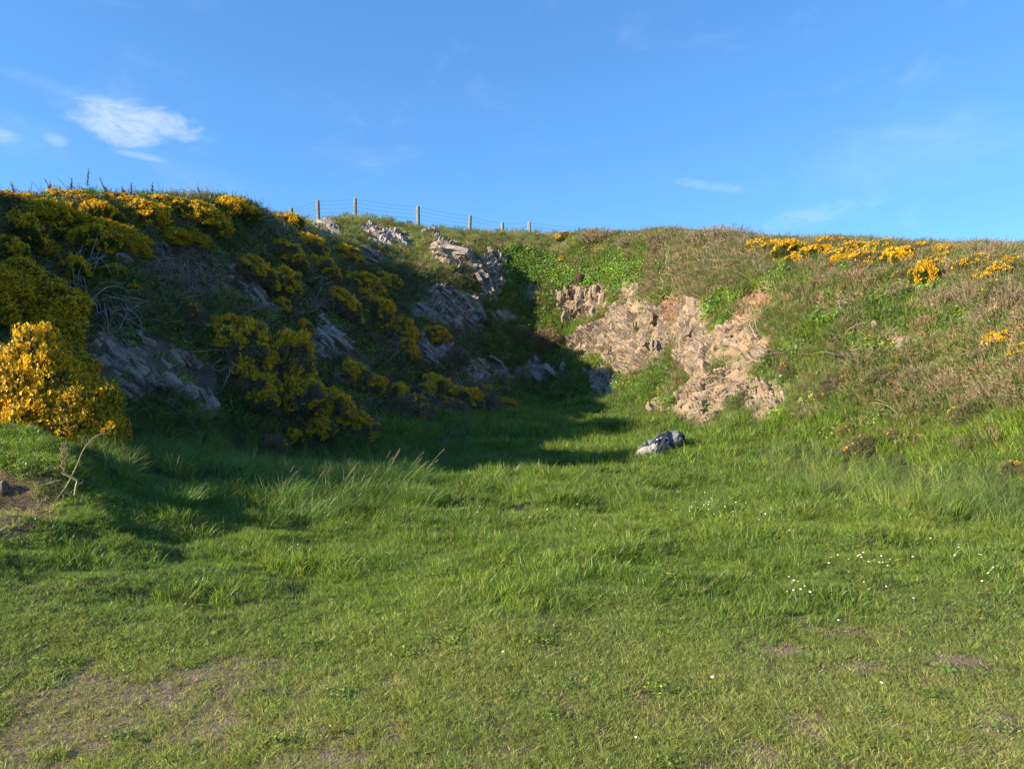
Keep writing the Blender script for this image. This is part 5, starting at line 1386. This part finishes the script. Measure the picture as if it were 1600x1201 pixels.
# ------------------------------------------------------------------ daisies
m, nt = new_mat('daisy_white'); t = NT(nt); t.out(t.principled((.8, .8, .76), .6)); M_WHITE = m
m, nt = new_mat('daisy_yellow'); t = NT(nt); t.out(t.principled((.75, .5, .03), .6)); M_DYEL = m
r_ = np.random.RandomState(8)
V = []; Fq = []; mi = []
for k in range(12):
    a = k * np.pi / 6; c, s = np.cos(a), np.sin(a); o = len(V)
    V += [[c * .003 - s * .002, s * .003 + c * .002, 0], [c * .003 + s * .002, s * .003 - c * .002, 0], [c * .012 + s * .002, s * .012 - c * .002, .002], [c * .012 - s * .002, s * .012 + c * .002, .002]]; Fq.append([o, o + 1, o + 2, o + 3]); mi.append(0)
o = len(V)
for k in range(8): V.append([.004 * np.cos(k * np.pi / 4), .004 * np.sin(k * np.pi / 4), .002])
V.append([0, 0, .005])
tri = [[o + k, o + (k + 1) % 8, o + 8] for k in range(8)]
me = mesh_np('daisy_mesh', V, [np.array(Fq), np.array(tri)], mats=[M_WHITE, M_DYEL], midx=mi + [1] * 8)
cD = bpy.data.collections.new('daisy'); cD.objects.link(bpy.data.objects.new('daisy_head', me))
pp = []
for (cx, cy, sx, sy, n) in [(1250, 922, 9, 6, 12), (1300, 886, 30, 6, 6), (1345, 882, 22, 7, 10), (1385, 892, 12, 6, 6), (1495, 872, 22, 8, 10), (1530, 890, 40, 14, 7), (1105, 803, 18, 7, 16), (1080, 812, 14, 6, 12), (1235, 830, 30, 12, 6), (730, 806, 12, 4, 8), (470, 868, 8, 4, 6),
      (1000, 800, 120, 20, 10), (1370, 925, 40, 20, 6), (1180, 830, 60, 20, 8), (560, 820, 60, 20, 6), (890, 812, 20, 8, 5), (1000, 1000, 300, 80, 8), (905, 838, 3, 2, 2)]:
    for j in range(n): pp.append((cx + r_.normal(0, sx), cy + r_.normal(0, sy))) if j % 3 else None
pp = np.array(pp); X, Y, Z = cast(pp[:, 0], pp[:, 1]); ok = ~np.isnan(Y)
P = np.stack([X, Y, Z], -1)[ok]; P[:, 2] += np.clip(.05 + (P[:, 1] - 5) * .022, .045, .14) * r_.uniform(.7, 1.25, len(P))
scatter('daisies', cD, P, np.repeat([[-.4, -.5, .75]], len(P), 0), r_.uniform(.4, .7, len(P)), np.ones((len(P), 3)), 'white daisies dotted through the grass', tiltamt=.6)

# ------------------------------------------------------------------ backpack, jacket and the small orange and black thing beside them
def cloth_mat(name, col, alt, sc_=60):
    m, nt = new_mat(name); t = NT(nt); P = t.n('ShaderNodeTexCoord').outputs['Object']
    n1 = t.noise(P, 9, 5, .6); n2 = t.noise(P, sc_, 3, .6)
    t.out(t.principled(t.mix(t.ramp(n1, .3, .7), col, alt), .75, t.bump(t.math('ADD', n1, t.math('MULTIPLY', n2, .3)), .5, .02), .3)); return m
M_PGREY = cloth_mat('grey_nylon', (.115, .118, .125), (.17, .173, .18)); M_PDARK = cloth_mat('black_webbing', (.02, .022, .03), (.035, .037, .05))
M_BEIGE = cloth_mat('beige_cloth', (.32, .28, .23), (.40, .36, .30)); M_ORANGE = cloth_mat('orange_fabric', (.7, .13, .02), (.8, .2, .04)); M_SILV = cloth_mat('pale_buckle', (.5, .5, .5), (.55, .55, .55)); M_NAVY = cloth_mat('navy_fabric', (.03, .04, .075), (.05, .06, .1))
def lump(size, seed, fold=.12, freq=4.0, sq=.75, n=(40, 22), taper=0.0, flat=.0):
    u = np.linspace(0, 2 * np.pi, n[0], endpoint=False); v = np.linspace(-np.pi / 2, np.pi / 2, n[1])
    U, Vv = np.meshgrid(u, v); sg = lambda a, p: np.sign(a) * np.abs(a) ** p
    x = sg(np.cos(Vv), sq) * sg(np.cos(U), sq); y = sg(np.cos(Vv), sq) * sg(np.sin(U), sq); z = sg(np.sin(Vv), sq)
    f = fbm(x * freq * .6, y * freq, z * freq, seed=seed, oct=3); rdg = 1 - np.abs(fbm(x * freq * .5 + 3, y * freq * .5, z * freq * 1.2, seed=seed + 1, oct=2)) * 2
    k = 1 + fold * f + fold * .8 * np.clip(rdg, -1, 1)
    V = np.stack([x * k, y * k * (1 - taper * x), z * k * (1 - taper * x)], -1).reshape(-1, 3) * np.array(size) / 2
    I_ = np.arange(n[0] * n[1]).reshape(n[1], n[0]); J = np.roll(I_, -1, 1)
    Fq = np.stack([I_[:-1], J[:-1], J[1:], I_[1:]], -1).reshape(-1, 4)
    return V, Fq
def part(name, VF, mat, root, loc, rot=(0, 0, 0)):
    o = link(name, mesh_np(name + '_mesh', VF[0], VF[1], mat, True), root, loc); o.rotation_euler = rot; return o
def strap(name, pts, w, th, mat, root):
    p = np.array(pts, float); s = np.linspace(0, len(p) - 1, 24); P = np.stack([np.interp(s, range(len(p)), p[:, k]) for k in range(3)], -1)
    for _ in range(3): P[1:-1] = (P[:-2] + 2 * P[1:-1] + P[2:]) / 4
    t_ = np.gradient(P, axis=0); t_ /= np.linalg.norm(t_, axis=1, keepdims=True); out = np.array([0, -.8, .6]); s_ = np.cross(t_, out); s_ /= np.linalg.norm(s_, axis=1, keepdims=True); n_ = np.cross(s_, t_)
    V = np.concatenate([P + s_ * w / 2, P - s_ * w / 2, P - s_ * w / 2 + n_ * th, P + s_ * w / 2 + n_ * th]); k = len(P)
    q = []
    for a_ in range(4):
        b_ = (a_ + 1) % 4
        for j in range(k - 1): q.append([a_ * k + j, a_ * k + j + 1, b_ * k + j + 1, b_ * k + j])
    q += [[0, k, 2 * k, 3 * k], [k - 1, 4 * k - 1, 3 * k - 1, 2 * k - 1]]
    return link(name, mesh_np(name + '_mesh', V, np.array(q), mat, False), root)
bx, by, bz = cast1(1034, 704)
slope_r = math.atan2(float(hgt(bx + .35, by)) - float(hgt(bx - .35, by)), .7)
bp = empty('backpack', (bx, by, bz + .03)); bp.rotation_euler = (0, -max(slope_r, .22), .08); bp.scale = (1.06, 1, .9)
tag(bp, 'grey rucksack with black straps lying in the grass at the foot of the bank', 'backpack')
part('main_bag', lump((.46, .34, .34), 1, .09, 3.2, .8, (56, 30)), M_PGREY, bp, (.13, .02, .14), (0, -.1, 0))
part('top_lid', lump((.22, .30, .24), 3, .1, 4, .8), M_PGREY, bp, (-.17, .0, .12), (0, .1, .1))
part('side_pocket', lump((.19, .16, .2), 5, .12, 4, .8), M_PGREY, bp, (-.34, -.02, .08), (0, .3, 0))
part('back_panel', lump((.24, .12, .19), 7, .08, 4, .7), M_PDARK, bp, (-.10, -.13, .14), (.3, -.25, 0))
part('rain_cover', lump((.22, .26, .3), 9, .16, 6, .8), M_NAVY, bp, (.02, -.1, .08), (0, .5, 0))
part('base_pocket', lump((.24, .30, .30), 11, .17, 6, .85), M_PGREY, bp, (.28, -.02, .15))
part('bottom_flap', lump((.1, .26, .26), 13, .15, 6, .8), M_PDARK, bp, (.38, 0, .12))
strap('shoulder_strap', [(-.26, -.14, .02), (-.22, -.18, .14), (-.12, -.17, .25), (0, -.13, .31), (.1, -.1, .3)], .055, .02, M_PDARK, bp)
strap('shoulder_strap', [(-.12, -.2, .04), (-.02, -.22, .16), (.04, -.19, .26), (.12, -.12, .32), (.17, -.06, .33)], .055, .02, M_PDARK, bp)
strap('hip_belt', [(-.3, -.13, .02), (-.3, -.16, .12), (-.26, -.1, .2), (-.24, .0, .23)], .045, .018, M_PDARK, bp)
strap('compression_strap', [(.14, -.17, .05), (.2, -.2, .12), (.27, -.19, .1), (.33, -.17, .14)], .022, .008, M_PDARK, bp)
part('buckle', lump((.04, .02, .03), 15, .02, 3, .5, (12, 8)), M_SILV, bp, (-.09, -.21, .25))
part('buckle', lump((.025, .02, .025), 16, .02, 3, .5, (12, 8)), M_SILV, bp, (-.11, -.205, .165))
jx, jy, jz = cast1(1008, 714)
jk = empty('crumpled_jacket', (jx, jy - .12, float(hgt(jx, jy - .12)) + .03)); jk.rotation_euler = (0, -.2, .1)
tag(jk, 'crumpled beige jacket lying in front of the grey rucksack', 'jacket')
part('body', lump((.36, .18, .17), 21, .2, 5, .85, (60, 34)), M_BEIGE, jk, (.04, 0, .07))
part('sleeve', lump((.2, .12, .11), 23, .18, 6, .85), M_BEIGE, jk, (-.17, -.02, .03), (0, -.15, .2))
part('collar', lump((.12, .13, .13), 25, .2, 6, .85), M_BEIGE, jk, (.17, -.02, .12), (0, .5, 0))
part('lining', lump((.1, .05, .03), 27, .12, 6, .85), M_NAVY, jk, (-.08, .03, .115))
gx_, gy_, gz_ = cast1(968, 721)
gl = empty('small_strap', (gx_, gy_, gz_ + .045)); tag(gl, 'small orange and black item lying in the grass left of the jacket', 'small item')
part('orange_piece', lump((.075, .06, .05), 31, .2, 5, .8, (20, 12)), M_ORANGE, gl, (.015, 0, .01))
part('orange_piece', lump((.03, .04, .05), 32, .2, 5, .8, (16, 10)), M_ORANGE, gl, (-.02, .01, .05))
part('black_piece', lump((.11, .08, .07), 33, .2, 5, .8, (20, 12)), M_PDARK, gl, (.01, .03, .03))
part('black_piece', lump((.06, .03, .02), 34, .1, 5, .8, (16, 10)), M_PDARK, gl, (.07, .0, .04))
